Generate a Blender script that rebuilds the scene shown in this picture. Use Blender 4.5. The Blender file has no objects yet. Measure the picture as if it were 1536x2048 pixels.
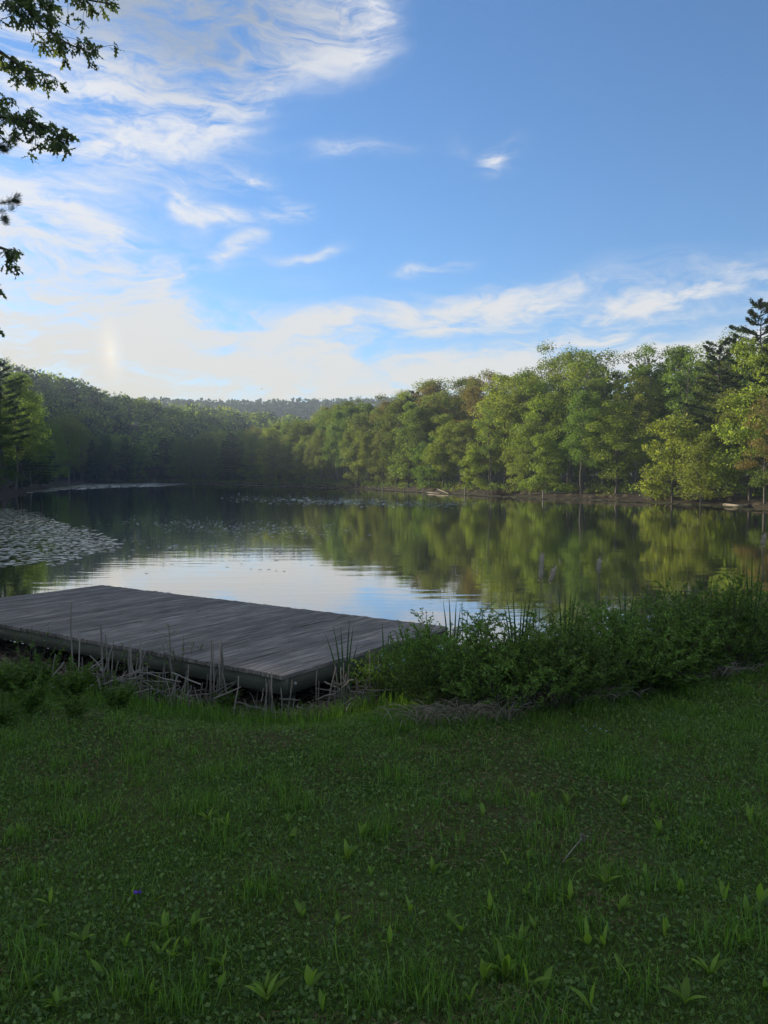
import bpy, math, random
import numpy as np
from mathutils import Vector

R = math.radians
scene = bpy.context.scene
C = scene.collection
rng = np.random.default_rng(11)
random.seed(5)

# ------------------------------------------------------------------ camera
EYE = 2.4                                    # metres above the water
TH = math.atan(73 / 1536)                    # downward pitch
cam_d = bpy.data.cameras.new('camera'); cam = bpy.data.objects.new('camera', cam_d); C.objects.link(cam)
cam.location = (0, 0, EYE); cam.rotation_euler = (math.pi / 2 - TH, 0, 0)
cam_d.sensor_fit = 'VERTICAL'; cam_d.sensor_height = 36; cam_d.lens = 27
cam_d.clip_start = 0.05; cam_d.clip_end = 9000
scene.camera = cam

# ------------------------------------------------------------------ light
SUN_AZ, SUN_EL = -48.0, 12.0                  # degrees, azimuth from +Y towards +X
sv = Vector((math.sin(R(SUN_AZ)) * math.cos(R(SUN_EL)), math.cos(R(SUN_AZ)) * math.cos(R(SUN_EL)), math.sin(R(SUN_EL))))
sun_d = bpy.data.lights.new('sun', 'SUN'); sun = bpy.data.objects.new('sun', sun_d); C.objects.link(sun)
sun_d.energy = 4.3; sun_d.angle = R(0.53); sun_d.color = (1.0, 0.87, 0.66)
sun.rotation_euler = sv.to_track_quat('Z', 'Y').to_euler()

vs = scene.view_settings
vs.view_transform = 'Standard'; vs.look = 'None'; vs.gamma = 1.0; vs.use_curve_mapping = False
vs.exposure = 1.35
scene.cycles.max_bounces = 8; scene.cycles.transparent_max_bounces = 6
scene.cycles.diffuse_bounces = 3; scene.cycles.glossy_bounces = 3; scene.cycles.transmission_bounces = 3
scene.cycles.volume_bounces = 0
scene.cycles.sample_clamp_indirect = 4.0
scene.cycles.use_denoising = True


def pix_dir(px, py):
    u = (px - 768) / 1536; v = (py - 1024) / 1536
    d = Vector((u, math.cos(TH) - v * math.sin(TH), -math.sin(TH) - v * math.cos(TH)))
    return d.normalized()


def az_el(px, py):
    d = pix_dir(px, py)
    return math.atan2(d.x, d.y), math.asin(d.z)


def make_world():
    w = bpy.data.worlds.new('World'); scene.world = w; w.use_nodes = True
    nt = w.node_tree; N = nt.nodes; L = nt.links
    N.clear()
    out = N.new('ShaderNodeOutputWorld'); bg = N.new('ShaderNodeBackground'); bg.inputs[1].default_value = 0.10
    L.new(bg.outputs[0], out.inputs[0])
    sky = N.new('ShaderNodeTexSky'); sky.sky_type = 'NISHITA'; sky.sun_disc = False
    sky.sun_elevation = R(SUN_EL); sky.sun_rotation = R(SUN_AZ)
    sky.altitude = 200; sky.air_density = 1.0; sky.dust_density = 0.25; sky.ozone_density = 5.0

    sat = N.new('ShaderNodeHueSaturation'); sat.inputs['Saturation'].default_value = 1.03; sat.inputs['Value'].default_value = 0.82; L.new(sky.outputs[0], sat.inputs['Color'])

    def math_n(op, a, b=None, clamp=False):
        n = N.new('ShaderNodeMath'); n.operation = op; n.use_clamp = clamp
        for i, v in enumerate((a, b)):
            if v is None: continue
            if isinstance(v, (int, float)): n.inputs[i].default_value = v
            else: L.new(v, n.inputs[i])
        return n.outputs[0]
    tc = N.new('ShaderNodeTexCoord'); sep = N.new('ShaderNodeSeparateXYZ'); L.new(tc.outputs['Generated'], sep.inputs[0])
    az = math_n('ARCTAN2', sep.outputs[0], sep.outputs[1]); el = math_n('ARCSINE', sep.outputs[2])
    ae = N.new('ShaderNodeCombineXYZ'); L.new(az, ae.inputs[0]); L.new(el, ae.inputs[1])

    # fine warp so that the cirrus edges fray
    def noise(scale, detail, rough, src, dist=0.0, stretch=(1, 1, 1), rot=0.0):
        m = N.new('ShaderNodeMapping'); m.inputs['Scale'].default_value = stretch; m.inputs['Rotation'].default_value = (0, 0, rot)
        L.new(src, m.inputs[0])
        t = N.new('ShaderNodeTexNoise'); t.inputs['Scale'].default_value = scale; t.inputs['Detail'].default_value = detail
        t.inputs['Roughness'].default_value = rough; t.inputs['Distortion'].default_value = dist
        L.new(m.outputs[0], t.inputs['Vector'])
        return t
    wn = noise(7.0, 3, 0.55, ae.outputs[0], 0.0, (1, 1.6, 1))
    sub = N.new('ShaderNodeVectorMath'); sub.operation = 'SUBTRACT'; L.new(wn.outputs['Color'], sub.inputs[0]); sub.inputs[1].default_value = (0.5, 0.5, 0.5)
    scl = N.new('ShaderNodeVectorMath'); scl.operation = 'MULTIPLY'; L.new(sub.outputs[0], scl.inputs[0]); scl.inputs[1].default_value = (0.13, 0.055, 0)
    wp = N.new('ShaderNodeVectorMath'); wp.operation = 'ADD'; L.new(ae.outputs[0], wp.inputs[0]); L.new(scl.outputs[0], wp.inputs[1])

    strokes = [  # px, py, half length, half height, rotation (image degrees, + falls to the right), weight
        (120, -20, 640, 150, -4, 1.15), (420, 90, 330, 110, -6, 0.95), (610, 85, 190, 85, -16, 0.85), (730, 30, 110, 90, -30, 0.75),
        (60, 150, 330, 90, 6, 1.2), (250, 215, 260, 50, 10, 1.0), (440, 205, 140, 46, -10, 0.85),
        (250, 300, 330, 42, 12, 0.36), (60, 330, 300, 60, 4, 0.35),
        (690, 303, 180, 28, 0, 0.6), (1005, 312, 75, 36, -32, 1.0), (925, 290, 90, 60, 40, 0.18),
        (495, 358, 105, 28, 9, 1.05), (395, 408, 70, 34, 30, 1.15), (450, 425, 95, 27, 4, 1.1), (580, 417, 85, 27, -4, 1.2),
        (150, 445, 220, 40, 9, 1.15), (-60, 430, 240, 50, 4, 0.9), (40, 545, 320, 70, 2, 0.55), (300, 535, 210, 40, -10, 0.6),
        (470, 495, 120, 20, -30, 0.8), (200, 585, 140, 19, -8, 1.0), (610, 500, 90, 16, -18, 0.7),
        (860, 530, 100, 22, -8, 0.9), (1420, 575, 480, 50, -4, 0.78), (960, 610, 260, 34, -6, 0.72), (1080, 560, 330, 26, -6, 0.35),
        (1180, 625, 300, 24, -3, 0.6), (760, 655, 420, 28, -5, 0.75), (560, 640, 420, 40, 0, 0.5), (1180, 668, 240, 15, -5, 0.7),
        (1000, 705, 420, 26, -5, 0.85), (1500, 690, 260, 22, -6, 0.6), (480, 700, 300, 24, -3, 0.5), (640, 760, 620, 40, -2, 1.5),
        (150, 690, 420, 90, 0, 0.65), (120, 770, 520, 60, 0, 1.15), (1250, 740, 500, 40, -3, 0.7),
        (-700, 300, 700, 260, 8, 0.9), (-900, 640, 900, 140, 0, 0.9), (2500, 600, 800, 90, -3, 0.7),
    ]
    acc = grey = veil = None
    for px, py, a, b, rot, wgt in strokes:
        if 0 <= px <= 1536 and 0 <= py:
            ca, ce = az_el(px, py)
        else:
            ca, ce = (px - 768) / 1536 * 0.9, (951 - py) / 1536 * 0.9
        m = N.new('ShaderNodeMapping'); m.vector_type = 'TEXTURE'
        k = 1 / 1536 * (0.86 if py < 500 else 0.95)
        m.inputs['Location'].default_value = (ca, ce, 0); m.inputs['Rotation'].default_value = (0, 0, -R(rot))
        m.inputs['Scale'].default_value = (a * k * 1.35, b * k * 1.45, 1)
        L.new(wp.outputs[0], m.inputs[0])
        g = N.new('ShaderNodeTexGradient'); g.gradient_type = 'QUADRATIC_SPHERE' if a < 250 else 'SPHERICAL'
        L.new(m.outputs[0], g.inputs[0])
        v = math_n('MULTIPLY', g.outputs['Fac'], wgt * (1.5 if a < 250 else 1.15))
        acc = v if acc is None else math_n('ADD', acc, v)
        if (px, py) in ((120, -20), (420, 90), (-700, 300)):
            grey = v if grey is None else math_n('ADD', grey, v)
        if (px, py) in ((640, 760), (120, 770), (1250, 740), (150, 690), (-900, 640), (2500, 600)):
            veil = v if veil is None else math_n('ADD', veil, v)
    # cirrus all round the sky outside the strokes, unseen cover thickened to brighten the lawn
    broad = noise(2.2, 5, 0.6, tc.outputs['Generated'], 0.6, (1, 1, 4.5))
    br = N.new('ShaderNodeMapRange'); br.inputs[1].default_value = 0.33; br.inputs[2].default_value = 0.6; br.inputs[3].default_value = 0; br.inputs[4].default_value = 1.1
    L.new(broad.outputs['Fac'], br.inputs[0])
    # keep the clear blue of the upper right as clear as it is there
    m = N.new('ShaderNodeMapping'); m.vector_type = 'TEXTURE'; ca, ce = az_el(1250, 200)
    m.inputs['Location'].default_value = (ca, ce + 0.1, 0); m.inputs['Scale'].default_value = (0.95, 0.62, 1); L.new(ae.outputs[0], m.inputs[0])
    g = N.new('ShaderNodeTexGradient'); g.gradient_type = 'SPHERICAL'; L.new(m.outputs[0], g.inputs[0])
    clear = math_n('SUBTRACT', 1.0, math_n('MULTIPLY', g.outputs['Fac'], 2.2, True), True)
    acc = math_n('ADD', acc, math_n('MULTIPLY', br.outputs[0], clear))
    # fibres
    fib = noise(4.5, 10, 0.68, wp.outputs[0], 0.7, (1, 4.6, 1), R(7))
    fine = noise(13.0, 8, 0.68, wp.outputs[0], 1.0, (1, 3.0, 1), R(-14))
    fm = math_n('ADD', math_n('MULTIPLY', math_n('SUBTRACT', fib.outputs['Fac'], 0.5), 2.6), math_n('MULTIPLY', math_n('SUBTRACT', fine.outputs['Fac'], 0.5), 1.5))
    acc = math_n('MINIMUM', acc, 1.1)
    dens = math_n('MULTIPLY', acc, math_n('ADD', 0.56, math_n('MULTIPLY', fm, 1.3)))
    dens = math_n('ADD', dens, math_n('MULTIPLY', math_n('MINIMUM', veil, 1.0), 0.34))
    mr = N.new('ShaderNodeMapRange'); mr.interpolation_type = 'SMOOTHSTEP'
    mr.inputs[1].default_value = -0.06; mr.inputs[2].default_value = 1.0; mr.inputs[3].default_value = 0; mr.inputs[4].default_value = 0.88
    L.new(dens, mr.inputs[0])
    # thick parts of the cirrus go grey, thin parts stay white; low ones are warmer
    thick = N.new('ShaderNodeMapRange'); thick.inputs[1].default_value = 0.25; thick.inputs[2].default_value = 1.1; L.new(grey, thick.inputs[0])
    cc = N.new('ShaderNodeMix'); cc.data_type = 'RGBA'; L.new(thick.outputs[0], cc.inputs[0])
    cc.inputs['A'].default_value = (3.45, 3.45, 3.5, 1); cc.inputs['B'].default_value = (1.55, 1.75, 2.05, 1)
    warm = N.new('ShaderNodeMapRange'); warm.inputs[1].default_value = 0.32; warm.inputs[2].default_value = 0.09; L.new(el, warm.inputs[0])
    wl = N.new('ShaderNodeMapRange'); wl.inputs[1].default_value = 0.8; wl.inputs[2].default_value = -0.5; L.new(az, wl.inputs[0])
    wf = math_n('MULTIPLY', warm.outputs[0], wl.outputs[0], True)
    c2 = N.new('ShaderNodeMix'); c2.data_type = 'RGBA'; L.new(wf, c2.inputs[0]); L.new(cc.outputs['Result'], c2.inputs['A']); c2.inputs['B'].default_value = (3.05, 2.6, 1.9, 1)
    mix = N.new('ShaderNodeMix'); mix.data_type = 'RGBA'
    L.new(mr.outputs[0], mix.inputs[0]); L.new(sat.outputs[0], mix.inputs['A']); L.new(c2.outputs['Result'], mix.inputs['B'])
    # the sun dog: a short coloured arc 22 degrees to the right of the sun
    ca, ce = az_el(222, 705)
    m = N.new('ShaderNodeMapping'); m.vector_type = 'TEXTURE'; m.inputs['Location'].default_value = (ca, ce, 0)
    m.inputs['Scale'].default_value = (0.022, 0.055, 1); m.inputs['Rotation'].default_value = (0, 0, R(6)); L.new(ae.outputs[0], m.inputs[0])
    g = N.new('ShaderNodeTexGradient'); g.gradient_type = 'QUADRATIC_SPHERE'; L.new(m.outputs[0], g.inputs[0])
    sx = N.new('ShaderNodeSeparateXYZ'); L.new(m.outputs[0], sx.inputs[0])
    rr = N.new('ShaderNodeMapRange'); rr.inputs[1].default_value = -0.7; rr.inputs[2].default_value = 0.7; L.new(sx.outputs[0], rr.inputs[0])
    ramp = N.new('ShaderNodeValToRGB'); L.new(rr.outputs[0], ramp.inputs[0])
    e = ramp.color_ramp.elements; e[0].color = (1.0, 0.30, 0.08, 1); e[1].color = (0.45, 0.65, 1.0, 1)
    q = e.new(0.45); q.color = (1.0, 0.68, 0.18, 1)
    add = N.new('ShaderNodeMix'); add.data_type = 'RGBA'; add.blend_type = 'ADD'
    L.new(math_n('MULTIPLY', g.outputs['Fac'], 1.1), add.inputs[0]); add.clamp_factor = False
    L.new(mix.outputs['Result'], add.inputs['A']); L.new(ramp.outputs[0], add.inputs['B'])
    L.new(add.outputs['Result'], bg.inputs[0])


make_world()

# ------------------------------------------------------------------ helpers
def P(px, py, z):
    d = pix_dir(px, py); t = (z - EYE) / d.z
    return np.array([d.x * t, d.y * t, z])


def PD(px, py, D):
    """point seen at the pixel, D metres in front of the camera"""
    d = pix_dir(px, py); t = D / d.y
    return np.array([d.x * t, D, EYE + d.z * t])


ONES = 'zeroth first second third fourth fifth sixth seventh eighth ninth tenth eleventh twelfth thirteenth fourteenth fifteenth sixteenth seventeenth eighteenth nineteenth'.split()
TENS = {2: 'twent', 3: 'thirt', 4: 'fort', 5: 'fift', 6: 'sixt', 7: 'sevent', 8: 'eight', 9: 'ninet'}


def ordinal(n):
    if n < 20: return ONES[n]
    t, o = divmod(n, 10)
    return TENS[t] + 'ieth' if o == 0 else TENS[t] + 'y-' + ONES[o]


def tag(o, label=None, cat=None, group=None, kind=None):
    if label: o['label'] = label
    if cat: o['category'] = cat
    if group: o['group'] = group
    if kind: o['kind'] = kind
    return o


def mesh_np(name, V, F, mat=None, smooth=False):
    V = np.ascontiguousarray(V, dtype=np.float32)
    me = bpy.data.meshes.new(name)
    if not isinstance(F, (list, tuple)): F = [F]
    F = [np.ascontiguousarray(f, dtype=np.int32) for f in F if len(f)]
    me.vertices.add(len(V)); me.vertices.foreach_set('co', V.ravel())
    tot = np.concatenate([np.full(len(f), f.shape[1], np.int32) for f in F])
    idx = np.concatenate([f.ravel() for f in F])
    st = np.concatenate([[0], np.cumsum(tot)[:-1]]).astype(np.int32)
    me.loops.add(len(idx)); me.loops.foreach_set('vertex_index', idx)
    me.polygons.add(len(tot)); me.polygons.foreach_set('loop_start', st)
    if smooth: me.polygons.foreach_set('use_smooth', np.ones(len(tot), bool))
    me.update(calc_edges=True); me.validate()
    if mat: me.materials.append(mat)
    return me


def obj(name, me, parent=None, loc=None):
    o = bpy.data.objects.new(name, me); C.objects.link(o)
    if parent: o.parent = parent
    if loc is not None: o.location = loc
    return o


def empty(name, loc=(0, 0, 0), rz=0.0):
    o = bpy.data.objects.new(name, None); C.objects.link(o); o.location = loc; o.rotation_euler = (0, 0, rz)
    o.empty_display_size = 0.2
    return o


def dup(root, name, loc, rz, scale):
    r = root.copy(); C.objects.link(r); r.name = name
    r.location = loc; r.rotation_euler = (0, 0, rz); r.scale = scale
    for ch in root.children:
        c = ch.copy(); C.objects.link(c); c.parent = r
    return r


class MB:
    """collects vertices and faces for one mesh"""
    def __init__(s): s.V = []; s.Q = []; s.T = []; s.n = 0
    def add(s, V, F):
        V = np.asarray(V, float); F = np.asarray(F, int)
        if len(V) == 0: return
        s.V.append(V)
        (s.Q if F.shape[1] == 4 else s.T).append(F + s.n); s.n += len(V)
    def mesh(s, name, mat, smooth=False):
        F = []
        if s.Q: F.append(np.concatenate(s.Q))
        if s.T: F.append(np.concatenate(s.T))
        return mesh_np(name, np.concatenate(s.V), F, mat, smooth)


def tube(pts, rad, sides=6):
    pts = np.asarray(pts, float); n = len(pts); rad = np.broadcast_to(rad, n)
    t = np.gradient(pts, axis=0); t /= np.linalg.norm(t, axis=1, keepdims=True) + 1e-9
    ref = np.array([0.31, 0.17, 0.93]) if abs(t[0, 2]) < 0.8 else np.array([1.0, 0.2, 0])
    a = np.cross(t, ref); a /= np.linalg.norm(a, axis=1, keepdims=True) + 1e-9
    b = np.cross(t, a)
    ang = np.arange(sides) * 2 * np.pi / sides
    V = pts[:, None] + rad[:, None, None] * (np.cos(ang)[None, :, None] * a[:, None] + np.sin(ang)[None, :, None] * b[:, None])
    V = V.reshape(-1, 3)
    i = np.arange(n - 1)[:, None] * sides; j = np.arange(sides)[None]; k = (j + 1) % sides
    F = np.stack([i + j, i + k, i + sides + k, i + sides + j], -1).reshape(-1, 4)
    return V, F


def bez(p0, p1, p2, n=6):
    t = np.linspace(0, 1, n)[:, None]; p0, p1, p2 = map(np.asarray, (p0, p1, p2))
    return (1 - t) ** 2 * p0 + 2 * t * (1 - t) * p1 + t * t * p2


def cards(c, d, L, W, r, fold=0.18):
    """leaf faces: centres c, long axes d, lengths L, widths W"""
    c = np.asarray(c, float); n = len(c)
    d = d / (np.linalg.norm(d, axis=1, keepdims=True) + 1e-9)
    q = r.normal(size=(n, 3)); s = np.cross(d, q); s /= np.linalg.norm(s, axis=1, keepdims=True) + 1e-9
    nn = np.cross(d, s)
    L = np.broadcast_to(L, n)[:, None]; W = np.broadcast_to(W, n)[:, None]
    a = c - d * L * 0.5; e = c + d * L * 0.5
    m = c - d * L * 0.06
    b1 = m + s * W * 0.5 + nn * W * fold; b2 = m - s * W * 0.5 + nn * W * fold
    V = np.stack([a, b1, e, b2], 1).reshape(-1, 3)
    F = np.arange(4 * n).reshape(n, 4)
    return V, F


def box(cx, cy, cz, sx, sy, sz):
    x = np.array([-1, 1]) * sx / 2; y = np.array([-1, 1]) * sy / 2; z = np.array([-1, 1]) * sz / 2
    V = np.array([[cx + a, cy + b, cz + c] for c in z for b in y for a in x])
    F = np.array([[0, 2, 3, 1], [4, 5, 7, 6], [0, 1, 5, 4], [2, 6, 7, 3], [0, 4, 6, 2], [1, 3, 7, 5]])
    return V, F


# ------------------------------------------------------------------ materials
def new_mat(name):
    m = bpy.data.materials.new(name); m.use_nodes = True
    return m, m.node_tree.nodes, m.node_tree.links


def leaf_mat(name, col, col2, trans=0.45, spread=0.35, gloss=0.02, vary=0.0):
    m, N, L = new_mat(name)
    N.clear(); out = N.new('ShaderNodeOutputMaterial')
    geo = N.new('ShaderNodeNewGeometry'); oi = N.new('ShaderNodeObjectInfo')
    mx = N.new('ShaderNodeMix'); mx.data_type = 'RGBA'; mx.inputs['A'].default_value = (*col, 1); mx.inputs['B'].default_value = (*col2, 1)
    mr = N.new('ShaderNodeMath'); mr.operation = 'MULTIPLY_ADD'
    L.new(geo.outputs['Random Per Island'], mr.inputs[0]); mr.inputs[1].default_value = spread
    mo = N.new('ShaderNodeMath'); mo.operation = 'MULTIPLY'; L.new(oi.outputs['Random'], mo.inputs[0]); mo.inputs[1].default_value = 1 - spread
    L.new(mo.outputs[0], mr.inputs[2]); L.new(mr.outputs[0], mx.inputs[0])
    hs = N.new('ShaderNodeHueSaturation'); L.new(mx.outputs['Result'], hs.inputs['Color'])
    vr = N.new('ShaderNodeMapRange'); L.new(geo.outputs['Random Per Island'], vr.inputs[0]); vr.inputs[3].default_value = 0.65; vr.inputs[4].default_value = 1.35
    wn = N.new('ShaderNodeTexWhiteNoise'); wn.noise_dimensions = '1D'; L.new(oi.outputs['Random'], wn.inputs['W'])
    vo = N.new('ShaderNodeMapRange'); L.new(wn.outputs['Value'], vo.inputs[0]); vo.inputs[3].default_value = 1 - vary; vo.inputs[4].default_value = 1 + vary
    vm = N.new('ShaderNodeMath'); vm.operation = 'MULTIPLY'; L.new(vr.outputs[0], vm.inputs[0]); L.new(vo.outputs[0], vm.inputs[1]); L.new(vm.outputs[0], hs.inputs['Value'])
    df = N.new('ShaderNodeBsdfDiffuse'); tr = N.new('ShaderNodeBsdfTranslucent'); gl = N.new('ShaderNodeBsdfGlossy'); gl.inputs['Roughness'].default_value = 0.5
    L.new(hs.outputs[0], df.inputs[0])
    ty = N.new('ShaderNodeMix'); ty.data_type = 'RGBA'; ty.blend_type = 'MULTIPLY'; ty.inputs[0].default_value = 1
    L.new(hs.outputs[0], ty.inputs['A']); ty.inputs['B'].default_value = (1.25, 1.25, 0.7, 1); L.new(ty.outputs['Result'], tr.inputs[0])
    a = N.new('ShaderNodeMixShader'); a.inputs[0].default_value = trans; L.new(df.outputs[0], a.inputs[1]); L.new(tr.outputs[0], a.inputs[2])
    b = N.new('ShaderNodeMixShader'); b.inputs[0].default_value = gloss; L.new(a.outputs[0], b.inputs[1]); L.new(gl.outputs[0], b.inputs[2])
    L.new(b.outputs[0], out.inputs[0])
    return m


def noise_mat(name, cols, scale=4.0, stretch=(1, 1, 1), rough=0.9, bump=0.0, bscale=None, detail=6, objrand=0.0, coord='Object', bdist=0.02):
    m, N, L = new_mat(name); bs = N['Principled BSDF']; bs.inputs['Roughness'].default_value = rough
    bs.inputs['Specular IOR Level'].default_value = 0.25
    tc = N.new('ShaderNodeTexCoord'); mp = N.new('ShaderNodeMapping'); mp.inputs['Scale'].default_value = stretch
    L.new(tc.outputs[coord], mp.inputs[0]); src = mp.outputs[0]
    if objrand:
        oi = N.new('ShaderNodeObjectInfo'); va = N.new('ShaderNodeVectorMath'); va.operation = 'ADD'
        ml = N.new('ShaderNodeMath'); ml.operation = 'MULTIPLY'; ml.inputs[1].default_value = 37.0; L.new(oi.outputs['Random'], ml.inputs[0])
        L.new(src, va.inputs[0]); L.new(ml.outputs[0], va.inputs[1]); src = va.outputs[0]
    t = N.new('ShaderNodeTexNoise'); t.inputs['Scale'].default_value = scale; t.inputs['Detail'].default_value = detail; t.inputs['Roughness'].default_value = 0.65
    L.new(src, t.inputs['Vector'])
    rp = N.new('ShaderNodeValToRGB'); e = rp.color_ramp.elements
    n = len(cols)
    for i, c in enumerate(cols):
        p = 0.3 + 0.4 * i / (n - 1)
        if i == 0: e[0].position = p; e[0].color = (*c, 1)
        elif i == n - 1: e[len(e) - 1].position = p; e[len(e) - 1].color = (*c, 1)
        else: q = e.new(p); q.color = (*c, 1)
    L.new(t.outputs['Fac'], rp.inputs[0]); col = rp.outputs[0]
    if objrand:
        hs = N.new('ShaderNodeHueSaturation'); L.new(col, hs.inputs['Color'])
        mr = N.new('ShaderNodeMapRange'); mr.inputs[3].default_value = 1 - objrand; mr.inputs[4].default_value = 1 + objrand
        L.new(oi.outputs['Random'], mr.inputs[0]); L.new(mr.outputs[0], hs.inputs['Value']); col = hs.outputs[0]
    L.new(col, bs.inputs['Base Color'])
    if bump:
        t2 = N.new('ShaderNodeTexNoise'); t2.inputs['Scale'].default_value = bscale or scale * 3; t2.inputs['Detail'].default_value = 5
        L.new(src, t2.inputs['Vector'])
        bp = N.new('ShaderNodeBump'); bp.inputs['Strength'].default_value = bump; bp.inputs['Distance'].default_value = bdist
        L.new(t2.outputs['Fac'], bp.inputs['Height']); L.new(bp.outputs[0], bs.inputs['Normal'])
    return m


M = {}
M['leaf_bright'] = leaf_mat('bright_spring_leaves', (0.115, 0.185, 0.028), (0.19, 0.22, 0.04), 0.5, vary=0.36)
M['leaf_mid'] = leaf_mat('green_leaves', (0.085, 0.155, 0.03), (0.14, 0.20, 0.04), 0.48, vary=0.36)
M['leaf_olive'] = leaf_mat('olive_leaves', (0.115, 0.165, 0.035), (0.18, 0.20, 0.05), 0.48, vary=0.36)
M['leaf_russet'] = leaf_mat('russet_young_leaves', (0.155, 0.145, 0.045), (0.21, 0.16, 0.06), 0.4)
M['leaf_pine'] = leaf_mat('pine_needles', (0.04, 0.072, 0.03), (0.065, 0.095, 0.045), 0.2)
M['leaf_dark'] = leaf_mat('hemlock_needles', (0.03, 0.058, 0.025), (0.05, 0.08, 0.03), 0.2)
M['leaf_oak'] = leaf_mat('oak_leaves', (0.11, 0.155, 0.06), (0.16, 0.20, 0.08), 0.6)
M['leaf_shrub'] = leaf_mat('willow_leaves', (0.095, 0.20, 0.03), (0.19, 0.28, 0.055), 0.48, 0.35, vary=0.25)
M['leaf_fern'] = leaf_mat('weed_leaves', (0.07, 0.14, 0.022), (0.13, 0.20, 0.03), 0.4, 0.6)
M['grass'] = leaf_mat('grass_blades', (0.085, 0.215, 0.022), (0.17, 0.28, 0.04), 0.5, 0.8)
M['clover'] = leaf_mat('lawn_weed_leaves', (0.08, 0.17, 0.025), (0.165, 0.24, 0.055), 0.4, 0.8, 0.03)
M['plantain'] = leaf_mat('pale_weed_leaves', (0.15, 0.28, 0.03), (0.25, 0.36, 0.045), 0.5, 0.5)
M['reed'] = leaf_mat('green_reed_leaves', (0.04, 0.09, 0.03), (0.06, 0.12, 0.04), 0.3)
M['moss'] = leaf_mat('mossy_thatch', (0.12, 0.11, 0.035), (0.22, 0.16, 0.08), 0.15, 0.9)
M['straw'] = leaf_mat('dead_straw', (0.17, 0.14, 0.095), (0.30, 0.26, 0.19), 0.15, 0.8)
M['litter'] = leaf_mat('dead_leaves', (0.09, 0.055, 0.035), (0.19, 0.13, 0.085), 0.1, 0.8)
M['lily'] = noise_mat('lily_pad_skin', [(0.10, 0.12, 0.05), (0.19, 0.19, 0.10)], 2.0, rough=0.28, coord='Object')
M['lily'].node_tree.nodes['Principled BSDF'].inputs['Specular IOR Level'].default_value = 0.75
M['bark'] = noise_mat('grey_bark', [(0.07, 0.06, 0.05), (0.17, 0.15, 0.125)], 6, (1, 1, 0.25), 0.95, 0.5)
M['bark_pine'] = noise_mat('pine_bark', [(0.055, 0.045, 0.038), (0.12, 0.095, 0.08)], 6, (1, 1, 0.3), 0.95, 0.5)
M['twig'] = noise_mat('twig_bark', [(0.06, 0.05, 0.035), (0.11, 0.09, 0.06)], 12, rough=0.9)
M['deadwood'] = noise_mat('bleached_deadwood', [(0.17, 0.14, 0.105), (0.33, 0.29, 0.23)], 5, (1, 1, 0.3), 0.9, 0.3)
M['stalk'] = noise_mat('dead_cattail_stalk_skin', [(0.15, 0.13, 0.10), (0.33, 0.29, 0.23)], 5, (2, 2, 0.4), 0.9, objrand=0.35)
M['cattail'] = leaf_mat('cattail_fluff', (0.26, 0.20, 0.14), (0.72, 0.63, 0.52), 0.35, 0.95)
M['plank'] = noise_mat('weathered_decking', [(0.075, 0.063, 0.05), (0.19, 0.163, 0.132), (0.44, 0.39, 0.33)], 4.2, (11, 0.55, 2), 0.82, 0.7, 9, 12, 0.25, bdist=0.008)
M['beam'] = noise_mat('weathered_beam', [(0.055, 0.06, 0.042), (0.125, 0.12, 0.088)], 4, (1.0, 1.0, 4), 0.9, 0.4, 14, 8, 0.2, bdist=0.006)
M['bolt'] = noise_mat('galvanised_bolt', [(0.3, 0.3, 0.3), (0.45, 0.44, 0.42)], 20, rough=0.5)
M['stone'] = noise_mat('bank_stone', [(0.12, 0.11, 0.10), (0.26, 0.24, 0.22)], 9, rough=0.95, bump=0.5)
M['petal_violet'] = noise_mat('violet_petal', [(0.10, 0.04, 0.30), (0.18, 0.08, 0.45)], 40)
M['petal_blue'] = noise_mat('pale_blue_petal', [(0.22, 0.27, 0.42), (0.34, 0.38, 0.5)], 40)
M['seed'] = noise_mat('seed_head_fluff', [(0.24, 0.20, 0.14), (0.38, 0.33, 0.25)], 60, rough=1.0)
M['bird'] = noise_mat('bird_feathers', [(0.03, 0.03, 0.03), (0.06, 0.055, 0.05)], 20)

# ------------------------------------------------------------------ terrain
FAR = [(55, 985), (110, 975), (180, 967), (300, 966), (400, 967.5), (500, 970), (600, 973.5), (700, 977), (780, 981), (850, 985), (930, 989.5), (1000, 993), (1100, 997), (1200, 1000.5), (1300, 1004.5), (1400, 1009), (1480, 1014), (1536, 1020)]
far_pts = [tuple(P(x, y, 0)[:2]) for x, y in FAR]
LAKE = np.array([(-9, 13.4), (-6.5, 11.7), (-3, 9.3), (-0.4, 9.0), (1.2, 9.9), (3.2, 10.5), (6, 12.6), (11, 18), (20, 27), (29, 38), (31, 46)][::-1]
                + [(-13.5, 16.2), (-20, 24), (-27, 38), (-27.5, 50), (-36, 72)] + far_pts)


def lake_sd(x, y):
    """distance to the shoreline, negative on the water"""
    x = np.asarray(x, float); y = np.asarray(y, float)
    best = np.full(x.shape, 1e18); inside = np.zeros(x.shape, bool)
    n = len(LAKE)
    for i in range(n):
        ax, ay = LAKE[i]; bx, by = LAKE[(i + 1) % n]
        dx, dy = bx - ax, by - ay
        t = np.clip(((x - ax) * dx + (y - ay) * dy) / (dx * dx + dy * dy), 0, 1)
        best = np.minimum(best, (x - ax - t * dx) ** 2 + (y - ay - t * dy) ** 2)
        c = ((ay > y) != (by > y)) & (x < (bx - ax) * (y - ay) / (by - ay + 1e-12) + ax)
        inside ^= c
    s = np.sqrt(best)
    return np.where(inside, -s, s)


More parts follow.
